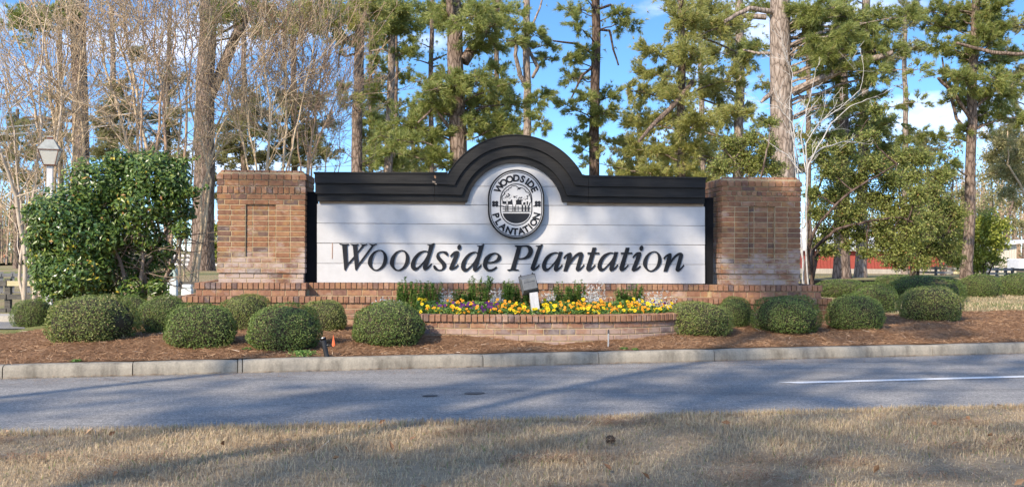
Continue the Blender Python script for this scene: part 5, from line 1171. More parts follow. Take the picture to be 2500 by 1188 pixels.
pine('far pine at the right edge, its trunk cut off by the picture edge', 2530, 2526, 14, 60, M['bark'], NO, [(2440, 120, 40), (2480, 180, 40), (2430, 230, 36), (2490, 60, 40), (2420, 330, 34), (2450, 330, 40), (2490, 360, 45), (2440, 400, 40), (2500, 420, 40), (2470, 300, 36)], stub=4)
pine('thin far pine seen just right of the forked pine', 1213, 1208, 14, 58, M['bark'], N, [(1240, 330, 36), (1190, 350, 34), (1280, 320, 30), (1200, 300, 30)], stub=3)
pine('far pale pine filling the sky between thick trunk and right-hand brown pine', 2210, 2206, 13, 64, M['bark_pale'], NO, [(2200, 60, 40), (2240, 110, 34), (2180, 140, 34), (2240, 330, 34), (2200, 380, 40), (2270, 370, 34), (2160, 400, 34), (2300, 420, 30), (2230, 20, 36)], stub=3, dens=.75)
pine('far olive pine low behind the thickest pale trunk', 1975, 1972, 13, 62, M['bark'], NY, [(1960, 330, 40), (2000, 370, 40), (1880, 380, 36), (1860, 300, 36), (2030, 400, 36), (1850, 200, 34), (1955, 180, 28), (1990, 250, 30), (2050, 330, 36), (1940, 410, 34)], stub=2, dens=.75)
pine('far olive pine behind the pair left of the arch', 905, 902, 12, 66, M['bark'], NO, [(905, 280, 40), (930, 340, 40), (890, 370, 36), (960, 260, 34), (915, 190, 32), (980, 320, 34), (900, 60, 36), (930, 110, 30), (1010, 390, 34)], stub=2, dens=.75)
pine('far olive pine in the left thicket near the lantern', 150, 146, 13, 64, M['bark'], NO, [(150, 330, 40), (120, 380, 36), (170, 280, 34), (90, 300, 30), (140, 230, 30), (60, 350, 36), (30, 310, 34)], stub=2, dens=.7)
pine('far olive pine between thick trunk and camellia top', 415, 412, 13, 64, M['bark'], NO, [(415, 340, 40), (440, 270, 36), (390, 290, 34), (430, 200, 32), (380, 370, 34), (400, 230, 30), (450, 380, 30)], stub=2, dens=.7)
for (x, lab) in ((1005, 'short distant pine low behind the sign trim, left of the arch'), (1560, 'distant pine low behind the sign trim, right of the arch'), (40, 'distant olive pine at the far left edge')):
    pine(lab, x, x, 9, 80, M['bark'], NO, [(x - 30, 420, 40), (x + 20, 380, 40), (x + 40, 430, 40), (x - 15, 340, 30), (x, 300, 24), (x - 40, 370, 30)], group='distant pines', top=13, stub=1)

# ------------------------------------------------------------------ bare winter thickets (many stems from one foot)
def bare_tree(label, foot_px, D, stems, mat_t, seeds=0.5, levels=3, name='bare_tree', group='bare winter trees', r0=.045, dens=1.0, rmin=.0058, spread=.34, short=1.0):
    """stems: list of polylines in photograph columns and rows, from foot to tip"""
    f = at_depth(foot_px[0], foot_px[1], D); gz = hz1(f.x, f.y); O = np.array((f.x, D, gz)); root = thing(name, label, 'tree', tuple(O), 0, group)
    mb = MB(); tw = MB(); tips = []
    def grow(p, d, L, r_, lev):
        n_ = 5 if lev >= 1 else 4; q = [p]; dd = d.copy()
        for _ in range(n_ - 1):
            dd = unit(dd + rng.normal(size=3) * .17 + np.array([0, 0, .06])); q.append(q[-1] + dd * L / (n_ - 1))
        q = np.array(q); (mb if lev >= 2 else tw).tube(q, np.linspace(r_, max(rmin, r_ * .5), n_), 5 if lev >= 2 else 3, False)
        if lev <= 0: tips.append(q[-1]); tips.append(q[-2]); return
        for _ in range(int(rng.integers(3, 6) * dens)):
            k = rng.uniform(.25, 1.0) * (n_ - 1); i = min(n_ - 2, int(k)); b_ = q[i] + (q[i + 1] - q[i]) * (k - i)
            grow(b_, unit(dd + rng.normal(size=3) * spread * 1.3 + np.array([0, 0, .2])), L * rng.uniform(.45, .75), max(rmin, r_ * .55), lev - 1)
    for st in stems:
        dy = rng.uniform(-.8, .8); q = np.array([a3(at_depth(x, y, D + dy * min(1, i * .5))) - O for i, (x, y) in enumerate(st)]); q[0][2] = min(q[0][2], .0) if st[0][1] > 600 else q[0][2]
        q = np.vstack([q[:1]] + [wander(q[i], q[i + 1], 6, .09)[1:] for i in range(len(q) - 1)]); n_ = len(q)
        w_ = np.linspace(r0 * rng.uniform(.5, .9), r0 * .22, n_); mb.tube(q, w_, 8)
        L = np.linalg.norm(q[-1] - q[0]) * short
        for k in range(int(9.5 * dens)):
            i = int(rng.integers(int(n_ * .25), n_)); d0 = unit(q[min(n_ - 1, i + 1)] - q[i - 1])
            grow(q[i], unit(d0 + rng.normal(size=3) * spread * 1.6), L * rng.uniform(.16, .36), w_[i] * .45, levels - 1)
        grow(q[-1], unit(q[-1] - q[-2]), L * .25, w_[-1], levels - 1)
    mb.build('stems', mat_t, root, True)
    o = tw.build('twigs', M['twig'] if rng.random() < .6 else M['twig_red'], root); o['kind'] = 'stuff'
    if seeds and tips:
        t = np.array(tips); t = t[rng.random(len(t)) < seeds]
        if len(t):
            t = np.repeat(t, 3, 0) + rng.normal(size=(len(t) * 3, 3)) * .04; sm = MB(); leaves(sm, t, rand_dir(len(t)), .055, .022); o = sm.build('seed_heads', M['seed'], root); o['kind'] = 'stuff'
    return root
bare_tree('pale smooth-stemmed bare tree with a kinked stem at the far left', (62, 730), 21, [[(66, 735), (47, 680), (55, 600), (52, 520), (40, 400), (30, 300), (10, 180)], [(82, 735), (84, 660), (75, 560), (88, 430), (100, 330), (95, 200), (110, 60)], [(95, 735), (100, 680), (95, 540), (130, 400), (150, 250), (140, 110)], [(60, 700), (40, 480), (5, 380), (-30, 260)]], M['smooth_stem'], .5, r0=.06)
bare_tree('tall bare tree with dark forking limbs behind the lantern', (140, 700), 23, [[(125, 700), (128, 520), (135, 330), (120, 180), (100, 60), (60, -30)], [(140, 700), (145, 400), (138, 250), (165, 130), (160, 0)], [(150, 690), (110, 420), (85, 260), (60, 150), (30, 60)], [(145, 700), (175, 480), (178, 330), (190, 220), (210, 60)]], M['twig'], .8, r0=.06)
bare_tree('dense bare tree rising from behind the left half of the camellia', (300, 700), 22, [[(290, 700), (250, 500), (205, 380), (195, 250), (200, 80)], [(300, 700), (345, 420), (325, 220), (290, 100), (260, -10)], [(310, 700), (365, 400), (335, 230), (300, 60), (310, -20)], [(305, 700), (320, 380), (285, 250), (255, 160), (240, 60)]], M['twig'], .7, r0=.06)
bare_tree('bare tree with upright stems above the right half of the camellia', (400, 700), 22, [[(390, 700), (380, 420), (395, 220), (375, 110), (385, 0)], [(400, 700), (405, 380), (400, 220), (430, 100), (425, 0)], [(410, 700), (450, 400), (455, 220), (470, 120), (455, 20)], [(405, 700), (350, 420), (345, 260), (360, 140), (345, 20)]], M['twig_red'], .9, r0=.05)
bare_tree('vine-tangled bare thicket against the thick trunk beside the left pier', (470, 690), 24, [[(460, 690), (500, 520), (520, 340), (560, 220), (620, 110)], [(475, 690), (490, 480), (530, 330), (590, 240), (670, 190)], [(450, 690), (470, 420), (480, 200), (520, 60), (560, -10)], [(480, 690), (515, 440), (470, 280), (450, 130), (470, 0)], [(440, 690), (430, 430), (440, 250), (420, 110)]], M['twig'], .7, r0=.05)
bare_tree('broad bare thicket directly behind the left brick pier', (640, 690), 24, [[(630, 690), (610, 430), (580, 280), (540, 140), (540, 10)], [(640, 690), (650, 420), (660, 250), (640, 120), (650, 0)], [(650, 690), (690, 420), (700, 250), (690, 110), (720, 10)], [(655, 690), (700, 410), (730, 290), (760, 150), (770, 40)], [(645, 690), (625, 400), (600, 250), (600, 120)]], M['twig'], .5, r0=.05, dens=1.1)
bare_tree('reddish bare thicket in the gap between left pier and sign trim', (745, 690), 25, [[(740, 690), (735, 430), (720, 280), (740, 140), (730, 20)], [(750, 690), (750, 420), (770, 270), (790, 150), (800, 50)], [(760, 690), (755, 400), (800, 290), (840, 190)], [(735, 690), (705, 420), (720, 300), (700, 170)], [(752, 690), (760, 410), (745, 330), (760, 200)]], M['twig_red'], .5, r0=.05, dens=1.1)
bare_tree('small sparse bare sapling just above the left end of the sign trim', (820, 690), 27, [[(815, 690), (830, 400), (828, 330), (840, 270)], [(800, 690), (795, 400), (810, 330)]], M['twig_red'], .3, r0=.028, dens=.8)
wl_ = [[(1966, 700), (1950, 560), (1952, 470), (1945, 380), (1928, 290), (1935, 180), (1912, 120)], [(1972, 700), (1968, 520), (1972, 420), (1968, 350), (2000, 300), (2050, 265), (2100, 220), (2106, 195)], [(1965, 700), (1945, 470), (1935, 300), (1900, 260), (1876, 255)], [(1970, 500), (1975, 400), (2030, 300), (2075, 260), (2140, 235)], [(1968, 420), (1955, 330), (1975, 250), (1990, 180)], [(1972, 390), (2010, 360), (2060, 345), (2110, 350)], [(1955, 420), (1925, 380), (1880, 350)]]
bare_tree('white lichen-covered bare small tree rising behind the right brick pier', (1966, 700), 18, wl_, M['lichen'], 0, levels=2, r0=.022, rmin=.0034, dens=.8, short=.45, name='lichen_tree', group='small trees at the right')
for o in bpy.data.objects['lichen_tree'].children: o.data.materials.clear(); o.data.materials.append(M['lichen'])
bare_tree('grey bare branching tree at the right edge behind the shed', (2440, 640), 92, [[(2430, 660), (2425, 520), (2400, 440), (2410, 350)], [(2440, 660), (2450, 520), (2480, 430), (2490, 350)], [(2450, 660), (2500, 520), (2530, 430)], [(2435, 660), (2445, 500), (2450, 400)]], M['twig'], .3, r0=.10, rmin=.014, dens=1.2)

# ------------------------------------------------------------------ small-leaved trees of the right side
def leafy_tree(label, foot, D, stems, blobs, mat_l, mat_t, n_leaf, size, name='leafy_tree', group='small trees at the right', r0=.04, flat=.8):
    f = at_depth(foot[0], foot[1], D); gz = hz1(f.x, f.y); O = np.array((f.x, D, gz)); root = thing(name, label, 'tree', tuple(O), 0, group)
    mb = MB(); k_ = D / F; C = []; ends = []
    for st in stems:
        dy = rng.uniform(-.7, .7); q = np.array([a3(at_depth(x, y, D + dy * min(1, i * .5))) - O for i, (x, y) in enumerate(st)]); q[0][2] = min(0, q[0][2])
        q = np.vstack([q[:1]] + [wander(q[i], q[i + 1], 5, .1)[1:] for i in range(len(q) - 1)]); mb.tube(q, np.linspace(r0, r0 * .3, len(q)), 8); ends.append(q)
    allq = np.vstack(ends); tot = sum(b_[2] ** 2 for b_ in blobs)
    for (x, y, r_) in blobs:
        dy = rng.uniform(-1, 1) * (r_ * k_ * 1.1); c = a3(at_depth(x, y, D + dy)) - O; rr = r_ * k_
        near = allq[np.argsort(np.linalg.norm(allq - c, axis=1))[:4]][rng.integers(0, 4)]
        br = wander(near, c, 6, .15); mb.tube(br, np.linspace(.018, .008, 6), 4, False)
        m_ = int(n_leaf * r_ ** 2 / tot); nt = max(6, m_ // 22)
        for _ in range(nt):
            d = rand_dir(1)[0] * np.array([1, 1, flat]); e = c + d * rr * rng.uniform(.45, 1.45); s0_ = c + d * rr * .15; tw = wander(s0_, e, 4, .14)
            mb.tube(tw, [.007, .006, .005, .004], 3, False); t = rng.uniform(.25, 1.05, (m_ // nt, 1)); C.append(s0_ + (e - s0_) * t + rng.normal(size=(m_ // nt, 3)) * rr * .11)
    mb.build('branches', mat_t, root, True); C = np.vstack(C); lm = MB()
    leaves(lm, C, rand_dir(len(C)) + np.array([0, 0, .7]), size * rng.uniform(.7, 1.3, len(C)), size * .55, 0.0)
    o = lm.build('crown', mat_l, root); o['kind'] = 'stuff'; return root
leafy_tree('spreading young-leaved tree right beside the right brick pier', (1972, 690), 19, [[(1968, 700), (1972, 620), (1990, 560), (2040, 500), (2120, 440), (2190, 400)], [(1975, 700), (1985, 610), (2040, 560), (2120, 540), (2200, 530), (2260, 555)], [(1965, 700), (1972, 600), (1975, 520), (2010, 430), (2060, 360)], [(1980, 700), (2000, 590), (2070, 520), (2160, 485), (2240, 480)]],
           [(1985, 470, 28), (2000, 520, 34), (2040, 480, 42), (2030, 420, 38), (2090, 440, 44), (2080, 520, 44), (2130, 400, 40), (2140, 490, 46), (2180, 440, 42), (2190, 520, 46), (2230, 560, 42), (2150, 560, 40), (2240, 480, 36), (2020, 570, 26), (2100, 575, 30), (2000, 370, 30), (2060, 360, 34), (2120, 335, 28), (2140, 270, 24), (2200, 610, 34), (2070, 600, 20), (2020, 610, 28), (2120, 620, 26), (2160, 590, 34), (2060, 560, 30), (1995, 590, 22)], M['spring'], M['bark_dark'], 50000, .050)
leafy_tree('rounder young-leaved tree standing right of the barn trunks', (2230, 680), 24, [[(2225, 690), (2225, 600), (2200, 520), (2190, 430)], [(2235, 690), (2245, 590), (2280, 520), (2300, 450)], [(2230, 690), (2240, 620), (2290, 580), (2330, 560)]],
           [(2230, 430, 40), (2270, 470, 42), (2300, 510, 40), (2260, 540, 44), (2310, 560, 38), (2230, 600, 40), (2280, 610, 42), (2320, 600, 30), (2200, 640, 28), (2250, 640, 28), (2200, 380, 34), (2250, 385, 32), (2300, 430, 30), (2180, 590, 30), (2170, 630, 26), (2230, 570, 36), (2330, 630, 26), (2270, 570, 36), (2340, 520, 30)], M['spring'], M['bark_dark'], 36000, .056)
leafy_tree('young-leaved tree peeping over the wall between trim and right pier', (1840, 690), 22, [[(1840, 690), (1835, 500), (1800, 400), (1760, 360)], [(1845, 690), (1850, 480), (1870, 380), (1880, 320)]],
           [(1760, 410, 30), (1800, 380, 36), (1840, 400, 40), (1870, 360, 34), (1830, 340, 30), (1885, 410, 30), (1780, 350, 26), (1880, 300, 22)], M['spring'], M['bark'], 20000, .050)
leafy_tree('thin spring-leaved tree at the right edge in front of the grey woods', (2530, 670), 50, [[(2530, 670), (2515, 500), (2460, 400), (2460, 320)], [(2535, 670), (2525, 520), (2510, 420)]],
           [(2450, 350, 34), (2480, 380, 40), (2440, 420, 36), (2490, 440, 36), (2420, 380, 26), (2500, 340, 30), (2460, 470, 30)], M['needle_o'], M['twig'], 9000, .11, r0=.09)
leafy_tree('bright yellow-green rounded bush behind the brown pine at right', (2400, 660), 46, [[(2380, 665), (2370, 620), (2350, 580)], [(2400, 665), (2405, 610), (2410, 560)], [(2410, 665), (2430, 620), (2440, 570)]],
           [(2400, 545, 38), (2370, 570, 38), (2330, 560, 30), (2320, 610, 34), (2430, 555, 30), (2410, 590, 36), (2440, 590, 26), (2380, 620, 34), (2420, 630, 30), (2345, 600, 26), (2350, 640, 26), (2445, 545, 18), (2395, 650, 24)], M['bright_leaf'], M['bark_dark'], 17000, .13, name='evergreen_bush', group='shrubs at the right')
leafy_tree('yellow-green distant bush between the thick trunk and the left pier', (522, 640), 60, [[(522, 650), (522, 600), (524, 560)]], [(524, 600, 22), (522, 560, 20), (526, 625, 18)], M['bright_leaf'], M['bark_dark'], 2600, .15, name='evergreen_bush', group='shrubs at the left')

leafy_tree('tall olive far tree closing the gap left of the brown pine at right', (2300, 650), 72, [[(2300, 655), (2295, 520), (2290, 400)], [(2305, 655), (2320, 500), (2330, 420)]],
           [(2290, 380, 38), (2320, 430, 40), (2330, 340, 30), (2350, 480, 36), (2270, 440, 34), (2300, 500, 40), (2340, 540, 34), (2260, 340, 26)], M['needle_o'], M['bark'], 5200, .19, r0=.14, name='far_tree', group='far trees at the right')
leafy_tree('wide olive far tree between the brown pine and the right picture edge', (2440, 650), 86, [[(2435, 655), (2430, 540), (2420, 430)], [(2445, 655), (2465, 520), (2480, 430)]],
           [(2410, 430, 40), (2450, 400, 40), (2490, 430, 40), (2430, 480, 44), (2480, 490, 44), (2400, 520, 36), (2440, 540, 36), (2490, 550, 36), (2520, 480, 40), (2470, 360, 30)], M['needle_o'], M['bark'], 5600, .22, r0=.16, name='far_tree', group='far trees at the right')
leafy_tree('pale olive far tree filling in above the right end of the sign trim', (1700, 650), 70, [[(1700, 655), (1695, 480), (1680, 380)], [(1705, 655), (1720, 460), (1740, 370)]],
           [(1660, 400, 36), (1700, 370, 38), (1740, 400, 36), (1780, 380, 34), (1620, 420, 34), (1720, 320, 32), (1830, 420, 34), (1560, 410, 30)], M['needle_o'], M['bark'], 4600, .19, r0=.14, name='far_tree', group='far trees at the right')

# ------------------------------------------------------------------ camellia
def camellia():
    D = 14.2; f = at_depth(330, 740, D); gz = mz1(f.x, f.y); O = np.array((f.x, D, gz)); k_ = D / F
    root = thing('camellia_bush', 'big glossy dark green camellia bush left of the brick pier', 'shrub', tuple(O))
    br = MB(); tips = []
    st = [[(350, 740), (345, 670), (350, 600), (330, 520)], [(355, 740), (352, 660), (385, 600), (420, 540)], [(320, 740), (290, 690), (230, 640), (170, 590)], [(330, 740), (300, 660), (260, 560), (230, 480)], [(345, 740), (400, 690), (430, 630), (450, 560)], [(325, 740), (270, 700), (190, 690), (130, 680)]]
    for s in st:
        dy = rng.uniform(-.3, .3); q = np.array([a3(at_depth(x, y, D + dy)) - O for x, y in s]); q[0][2] = -.05; q = np.vstack([q[:1]] + [wander(q[i], q[i + 1], 5, .12)[1:] for i in range(3)]); br.tube(q, np.linspace(.034, .013, len(q)), 8)
        for _ in range(26):
            i = rng.integers(4, len(q)); e = q[i] + rand_dir(1)[0] * np.array([.6, .5, .5]) * rng.uniform(.5, 1.3); br.tube(wander(q[i], e, 6, .2), np.linspace(.009, .003, 6), 4, False)
    br.build('branches', M['camellia_stem'], root, True)
    blobs = [(160, 520, 75), (230, 450, 72), (300, 440, 66), (370, 430, 62), (420, 440, 48), (130, 590, 62), (200, 560, 70), (270, 520, 74), (345, 500, 66), (420, 510, 48), (145, 660, 64), (110, 640, 45), (205, 660, 66), (150, 700, 46), (230, 700, 42), (95, 580, 36), (270, 620, 50), (360, 580, 40), (380, 660, 42), (400, 610, 30), (440, 560, 26), (420, 470, 40), (330, 650, 40), (110, 690, 32), (100, 520, 40), (290, 395, 34), (345, 398, 34), (395, 405, 34), (440, 405, 24), (320, 710, 36), (270, 690, 34), (385, 700, 26), (300, 585, 40), (250, 580, 50), (462, 520, 20), (465, 470, 22), (350, 600, 22)]
    C, Nn = [], []
    for (x, y, r_) in blobs:
        r_ *= .93; dy = rng.uniform(-.55, .35) * (1.0 if r_ > 40 else .7); c = a3(at_depth(x, y, D + dy)) - O; rr = r_ * k_
        m_ = int(1250 * (r_ / 55) ** 2); d = rand_dir(m_); C.append(c + d * rr * (.62 + .55 * rng.random((m_, 1)) ** 1.3) * np.array([1, 1, .92])); Nn.append(d * .8 + rand_dir(m_) * .7 + np.array([0, -.25, .5]))
    base = np.vstack(C); ctr = base.mean(0)
    for _ in range(150):                              # free shoots breaking the outline
        p = base[rng.integers(len(base))]; out = unit(p - ctr + np.array([0, -.2, .25])); e = p + out * rng.uniform(.08, .24) + rng.normal(size=3) * .05; m_ = 11; tt = rng.uniform(.2, 1.0, (m_, 1)); C.append(p + (e - p) * tt + rng.normal(size=(m_, 3)) * .018); Nn.append(rand_dir(m_) + np.array([0, -.3, .6]))
    C, Nn = np.vstack(C), np.vstack(Nn); keep = C[:, 2] > .12; C, Nn = C[keep], Nn[keep]
    order = np.argsort(C[:, 1]); idv = order[:900][rng.permutation(900)[:280]]; rest = np.setdiff1d(np.arange(len(C)), idv)
    lm = MB(); leaves(lm, C[rest], Nn[rest], .074 * rng.uniform(.7, 1.25, len(rest)), .036, .18); o = lm.build('foliage', M['glossy'], root); o['kind'] = 'stuff'
    one = MB(); one.add([(-.038, 0, 0), (-.012, -.017, .006), (.018, -.016, .006), (.04, 0, -.003), (.018, .016, .006), (-.012, .017, .006), (0, 0, 0)], [(0, 1, 6), (1, 2, 6), (2, 3, 6), (3, 4, 6), (4, 5, 6), (5, 0, 6)])
    me = one.mesh('leaf', leaf('single_glossy_leaf', [(0, (0.03, 0.075, 0.017)), (1, (0.06, 0.12, 0.024))], .22, .1, .6))
    for i in idv:
        o = link('leaf', me, root, tuple(C[i] + np.array([0, -.03, 0]))); o.rotation_euler = Vector(Nn[i]).to_track_quat('Z', 'Y').to_euler(); o.rotation_euler.rotate_axis('Z', rng.uniform(0, 6.28))
camellia()

# ------------------------------------------------------------------ clipped round shrubs
def boxwood_mesh(seed, mat_, n_=11500):
    r = np.random.default_rng(seed); global rng; keep = rng; rng = r
    d = rand_dir(n_); d = d[d[:, 2] > -.62]; ph = r.uniform(0, 6.28, 6)
    bumpy = 1 + .02 * np.sin(d[:, 0] * 13 + ph[3]) * np.sin(d[:, 1] * 12 + ph[4]) * np.sin(d[:, 2] * 11 + ph[5]) + .10 * (np.sin(d[:, 0] * 3.1 + ph[3]) * np.sin(d[:, 1] * 2.7 + ph[4])) * .6 + .05 * (np.sin(d[:, 0] * 5 + ph[0]) + np.sin(d[:, 1] * 6 + ph[1]) + np.sin(d[:, 2] * 7 + d[:, 0] * 4 + ph[2])) / 1.5
    flat = np.sign(d) * np.abs(d) ** np.array([.88, .88, .92]); c = flat * bumpy[:, None] * (.93 + .10 * r.random((len(d), 1)) ** 1.0)
    sp = r.random(len(d)) > .955; c[sp] *= 1 + .12 * r.random((sp.sum(), 1)) ** 2
    c = c * np.array([.5, .5, .36]); mb = MB(); leaves(mb, c, d * .9 + rand_dir(len(d)) * .85 + np.array([0, 0, .25]), .025 * r.uniform(.6, 1.35, len(d)), .0145, .15)
    fo = mb.mesh('foliage', mat_)
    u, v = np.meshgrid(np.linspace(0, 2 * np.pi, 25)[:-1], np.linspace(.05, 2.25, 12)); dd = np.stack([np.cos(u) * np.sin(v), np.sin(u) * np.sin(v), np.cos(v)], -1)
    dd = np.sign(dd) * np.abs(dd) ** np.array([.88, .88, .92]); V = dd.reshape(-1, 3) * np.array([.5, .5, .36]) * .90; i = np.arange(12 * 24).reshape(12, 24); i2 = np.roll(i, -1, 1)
    mb = MB(); mb.add(V, np.stack([i[:-1], i[1:], i2[1:], i2[:-1]], -1).reshape(-1, 4)); inn = mb.mesh('twig_shade_core', M['inner'], True)  # closed dark shell standing in for inner twigs and the shade among them
    rng = keep; return fo, inn
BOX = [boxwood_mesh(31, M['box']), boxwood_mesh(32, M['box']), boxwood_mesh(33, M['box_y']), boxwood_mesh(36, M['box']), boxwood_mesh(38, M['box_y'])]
shrubs = [  # x0, x1, top, bottom, mesh, label
    (28, 138, 731, 807, 1, 'loose leafy clipped shrub at the left end of the mulch bed'),
    (122, 332, 720, 836, 2, 'widest sunlit clipped shrub in front of the camellia'),
    (343, 458, 722, 815, 1, 'clipped shrub below the right edge of the camellia'),
    (408, 577, 740, 853, 3, 'round clipped shrub in front of the left end of the brick plinth'),
    (538, 662, 719, 806, 4, 'pale green clipped shrub right under the left brick pier'),
    (607, 783, 743, 861, 0, 'round clipped shrub nearest the black ground light'),
    (738, 848, 732, 812, 2, 'small clipped shrub below the gap between left pier and board'),
    (858, 1042, 737, 848, 0, 'clipped shrub hiding the left end of the flower planter'),
    (1630, 1785, 736, 823, 4, 'clipped shrub hiding the right end of the flower planter'),
    (1745, 1837, 725, 801, 1, 'small dark clipped shrub tucked behind the one at the planter'),
    (1842, 1999, 720, 819, 3, 'dark round clipped shrub in front of the right brick pier'),
    (2018, 2160, 718, 806, 0, 'clipped shrub just right of the end of the brick footing'),
    (2068, 2196, 690, 772, 1, 'clipped shrub filling in behind the one at the footing end'),
    (2192, 2355, 697, 786, 2, 'light speckled clipped shrub standing farthest out on the right mulch'),
    (2176, 2345, 674, 740, 1, 'broad dark clipped shrub behind the light speckled one'),
    (2340, 2441, 669, 728, 1, 'clipped shrub on the lawn, second from the right edge'),
    (2437, 2540, 667, 725, 1, 'clipped shrub on the lawn cut by the right edge of the picture'),
    (1988, 2124, 682, 730, 1, 'low dark clipped shrub right behind the right pier base'),
    (2140, 2262, 669, 712, 3, 'low shaded clipped shrub in the back row below the young-leaved tree'),
    (2262, 2345, 676, 714, 1, 'small clipped shrub in the back row in front of the brown pine'),
    (285, 365, 722, 800, 1, 'half hidden clipped shrub between the widest one and its right neighbour')]
random.seed(77)
BOXP = []
for (x0, x1, yt, yb, mi, lab) in shrubs:
    xc = (x0 + x1) / 2; w = on_ground(xc, yb - 3, mz1); k_ = w.y / F; W_ = (x1 - x0) * k_; zt_ = at_depth(xc, yt, w.y + W_ * .22).z
    cy = w.y + W_ * .36; gz = mz1(w.x * cy / w.y, cy); H_ = zt_ - gz; sx = W_ * cy / w.y / 1.02; hz_ = H_ / (0.36 * (1 + .60))
    r_ = thing('clipped_shrub', lab, 'shrub', (w.x * cy / w.y, cy, gz + .36 * hz_ * .60), random.uniform(0, 6.28), 'clipped round shrubs round the sign')
    r_.scale = (sx, sx * random.uniform(.86, .98), hz_); fo, inn = BOX[mi]
    o = link('foliage', fo, r_); o['kind'] = 'stuff'; link('twig_shade_core', inn, r_); BOXP.append((w.x, cy, W_))

# ------------------------------------------------------------------ planter flowers
def clump_plant(name, label, cat, group, px, py, h_px, w_px, kind, vback):
    s, v = in_planter(px, py, BED + .02); v = vback; p = WO + WU * s + WV * v; 
    d = ray(px, py); t = (p.y) / d.y; s = ((C0 + d * t) - WO).dot(WU); p = WO + WU * s + WV * v
    k_ = p.y / F; H_ = h_px * k_ * 1.28; W_ = w_px * k_ * 1.75; root = thing(name, label, cat, (p.x, p.y, BED + .04), rng.uniform(0, 6.28), group)
    mb = MB(); sm = MB(); C, Nn = [], []
    if kind == 'snap':
        for _ in range(int(16 + w_px / 2.4)):
            a = rng.uniform(0, 6.28); rr = W_ * .40 * math.sqrt(rng.random()); top = np.array([rr * 1.15 * math.cos(a), rr * .8 * math.sin(a), H_ * (rng.uniform(.45, 1.0) * (1 - .35 * rr / W_))]); q = wander((rr * .6 * math.cos(a), rr * .5 * math.sin(a), -.02), top, 5, .06); sm.tube(q, [.004, .004, .0035, .003, .002], 4, False)
            m_ = 52; t = rng.random((m_, 1)) ** .8; c = q[0] + (q[-1] - q[0]) * t; out = unit(rng.normal(size=(m_, 3)) * np.array([1, 1, .2])); C.append(c + out * (.032 - .022 * t) ); Nn.append(np.cross(out, rand_dir(m_)) * .5 + np.array([0, 0, .8]))
        C, Nn = np.vstack(C), np.vstack(Nn); leaves(mb, C, Nn, .050 * rng.uniform(.6, 1.2, len(C)), .0150, .12)
        sm.build('stems', M['bed_leaf'], root); o = mb.build('foliage', M['bed_leaf'], root); o['kind'] = 'stuff'
    else:
        for _ in range(int(26 + w_px)):
            a = rng.uniform(0, 6.28); el = rng.uniform(.25, 1.4); L = H_ * rng.uniform(.6, 1.1); d_ = np.array([math.cos(a) * math.cos(el) * W_ / H_ * .55, math.sin(a) * math.cos(el) * W_ / H_ * .5, math.sin(el)]); q = wander((0, 0, 0), d_ * L, 5, .1, -.05)
            for j in range(1, 5):
                m_ = 3; C.append(q[j] + rng.normal(size=(m_, 3)) * .008); Nn.append(rand_dir(m_) + np.array([0, -.4, .5]))
        C, Nn = np.vstack(C), np.vstack(Nn); leaves(mb, C, Nn, .034 * rng.uniform(.6, 1.2, len(C)), .0095, .1); o = mb.build('foliage', M['silver'], root); o['kind'] = 'stuff'
for (x, h_, w_, v, lab) in ((987, 66, 36, -.62, 'yellowest tall leafy plant at the left end of the planter'), (1022, 60, 38, -.62, 'tall leafy plant next to the yellowest one'), (1058, 58, 36, -.62, 'third tall leafy plant from the left end of the planter'), (1128, 44, 40, -.6, 'shorter leafy plant left of the tallest one'), (1171, 72, 46, -.58, 'tallest leafy plant in front of the letter d of the lettering'),
                           (1240, 62, 34, -.6, 'tall leafy plant a little left of the flood lamp'), (1278, 58, 34, -.58, 'tall leafy plant half behind the flood lamp'), (1370, 56, 46, -.58, 'bushy leafy plant right of the flood lamp'), (1412, 60, 30, -.6, 'pale leafy plant with one taller stem right of the flood lamp'), (1516, 46, 26, -.62, 'slender leafy plant left of the dark rounded one'), (1552, 54, 40, -.62, 'dark rounded leafy plant near the right end of the planter')):
    clump_plant('leafy_plant', lab, 'plant', 'tall leafy plants along the back of the planter', x, 752, h_, w_, 'snap', v)
for (x, h_, w_, v, lab) in ((944, 24, 52, -1.1, 'silver-leaved plant peeping over the clipped shrub at the left end of the planter'), (1092, 36, 34, -.72, 'silver-leaved plant between leafy plants left of the tallest one'), (1212, 38, 30, -.70, 'silver-leaved plant right of the tallest leafy plant'), (1340, 36, 30, -.74, 'bluish silver-leaved plant just right of the flood lamp post'), (1450, 52, 58, -.72, 'white feathery silver-leaved plant with arching fronds'), (1606, 40, 64, -1.0, 'broad silver-leaved plant at the right end of the planter')):
    clump_plant('silver_plant', lab, 'plant', 'silver-leaved plants in the planter', x, 750, h_, w_, 'silver', v)
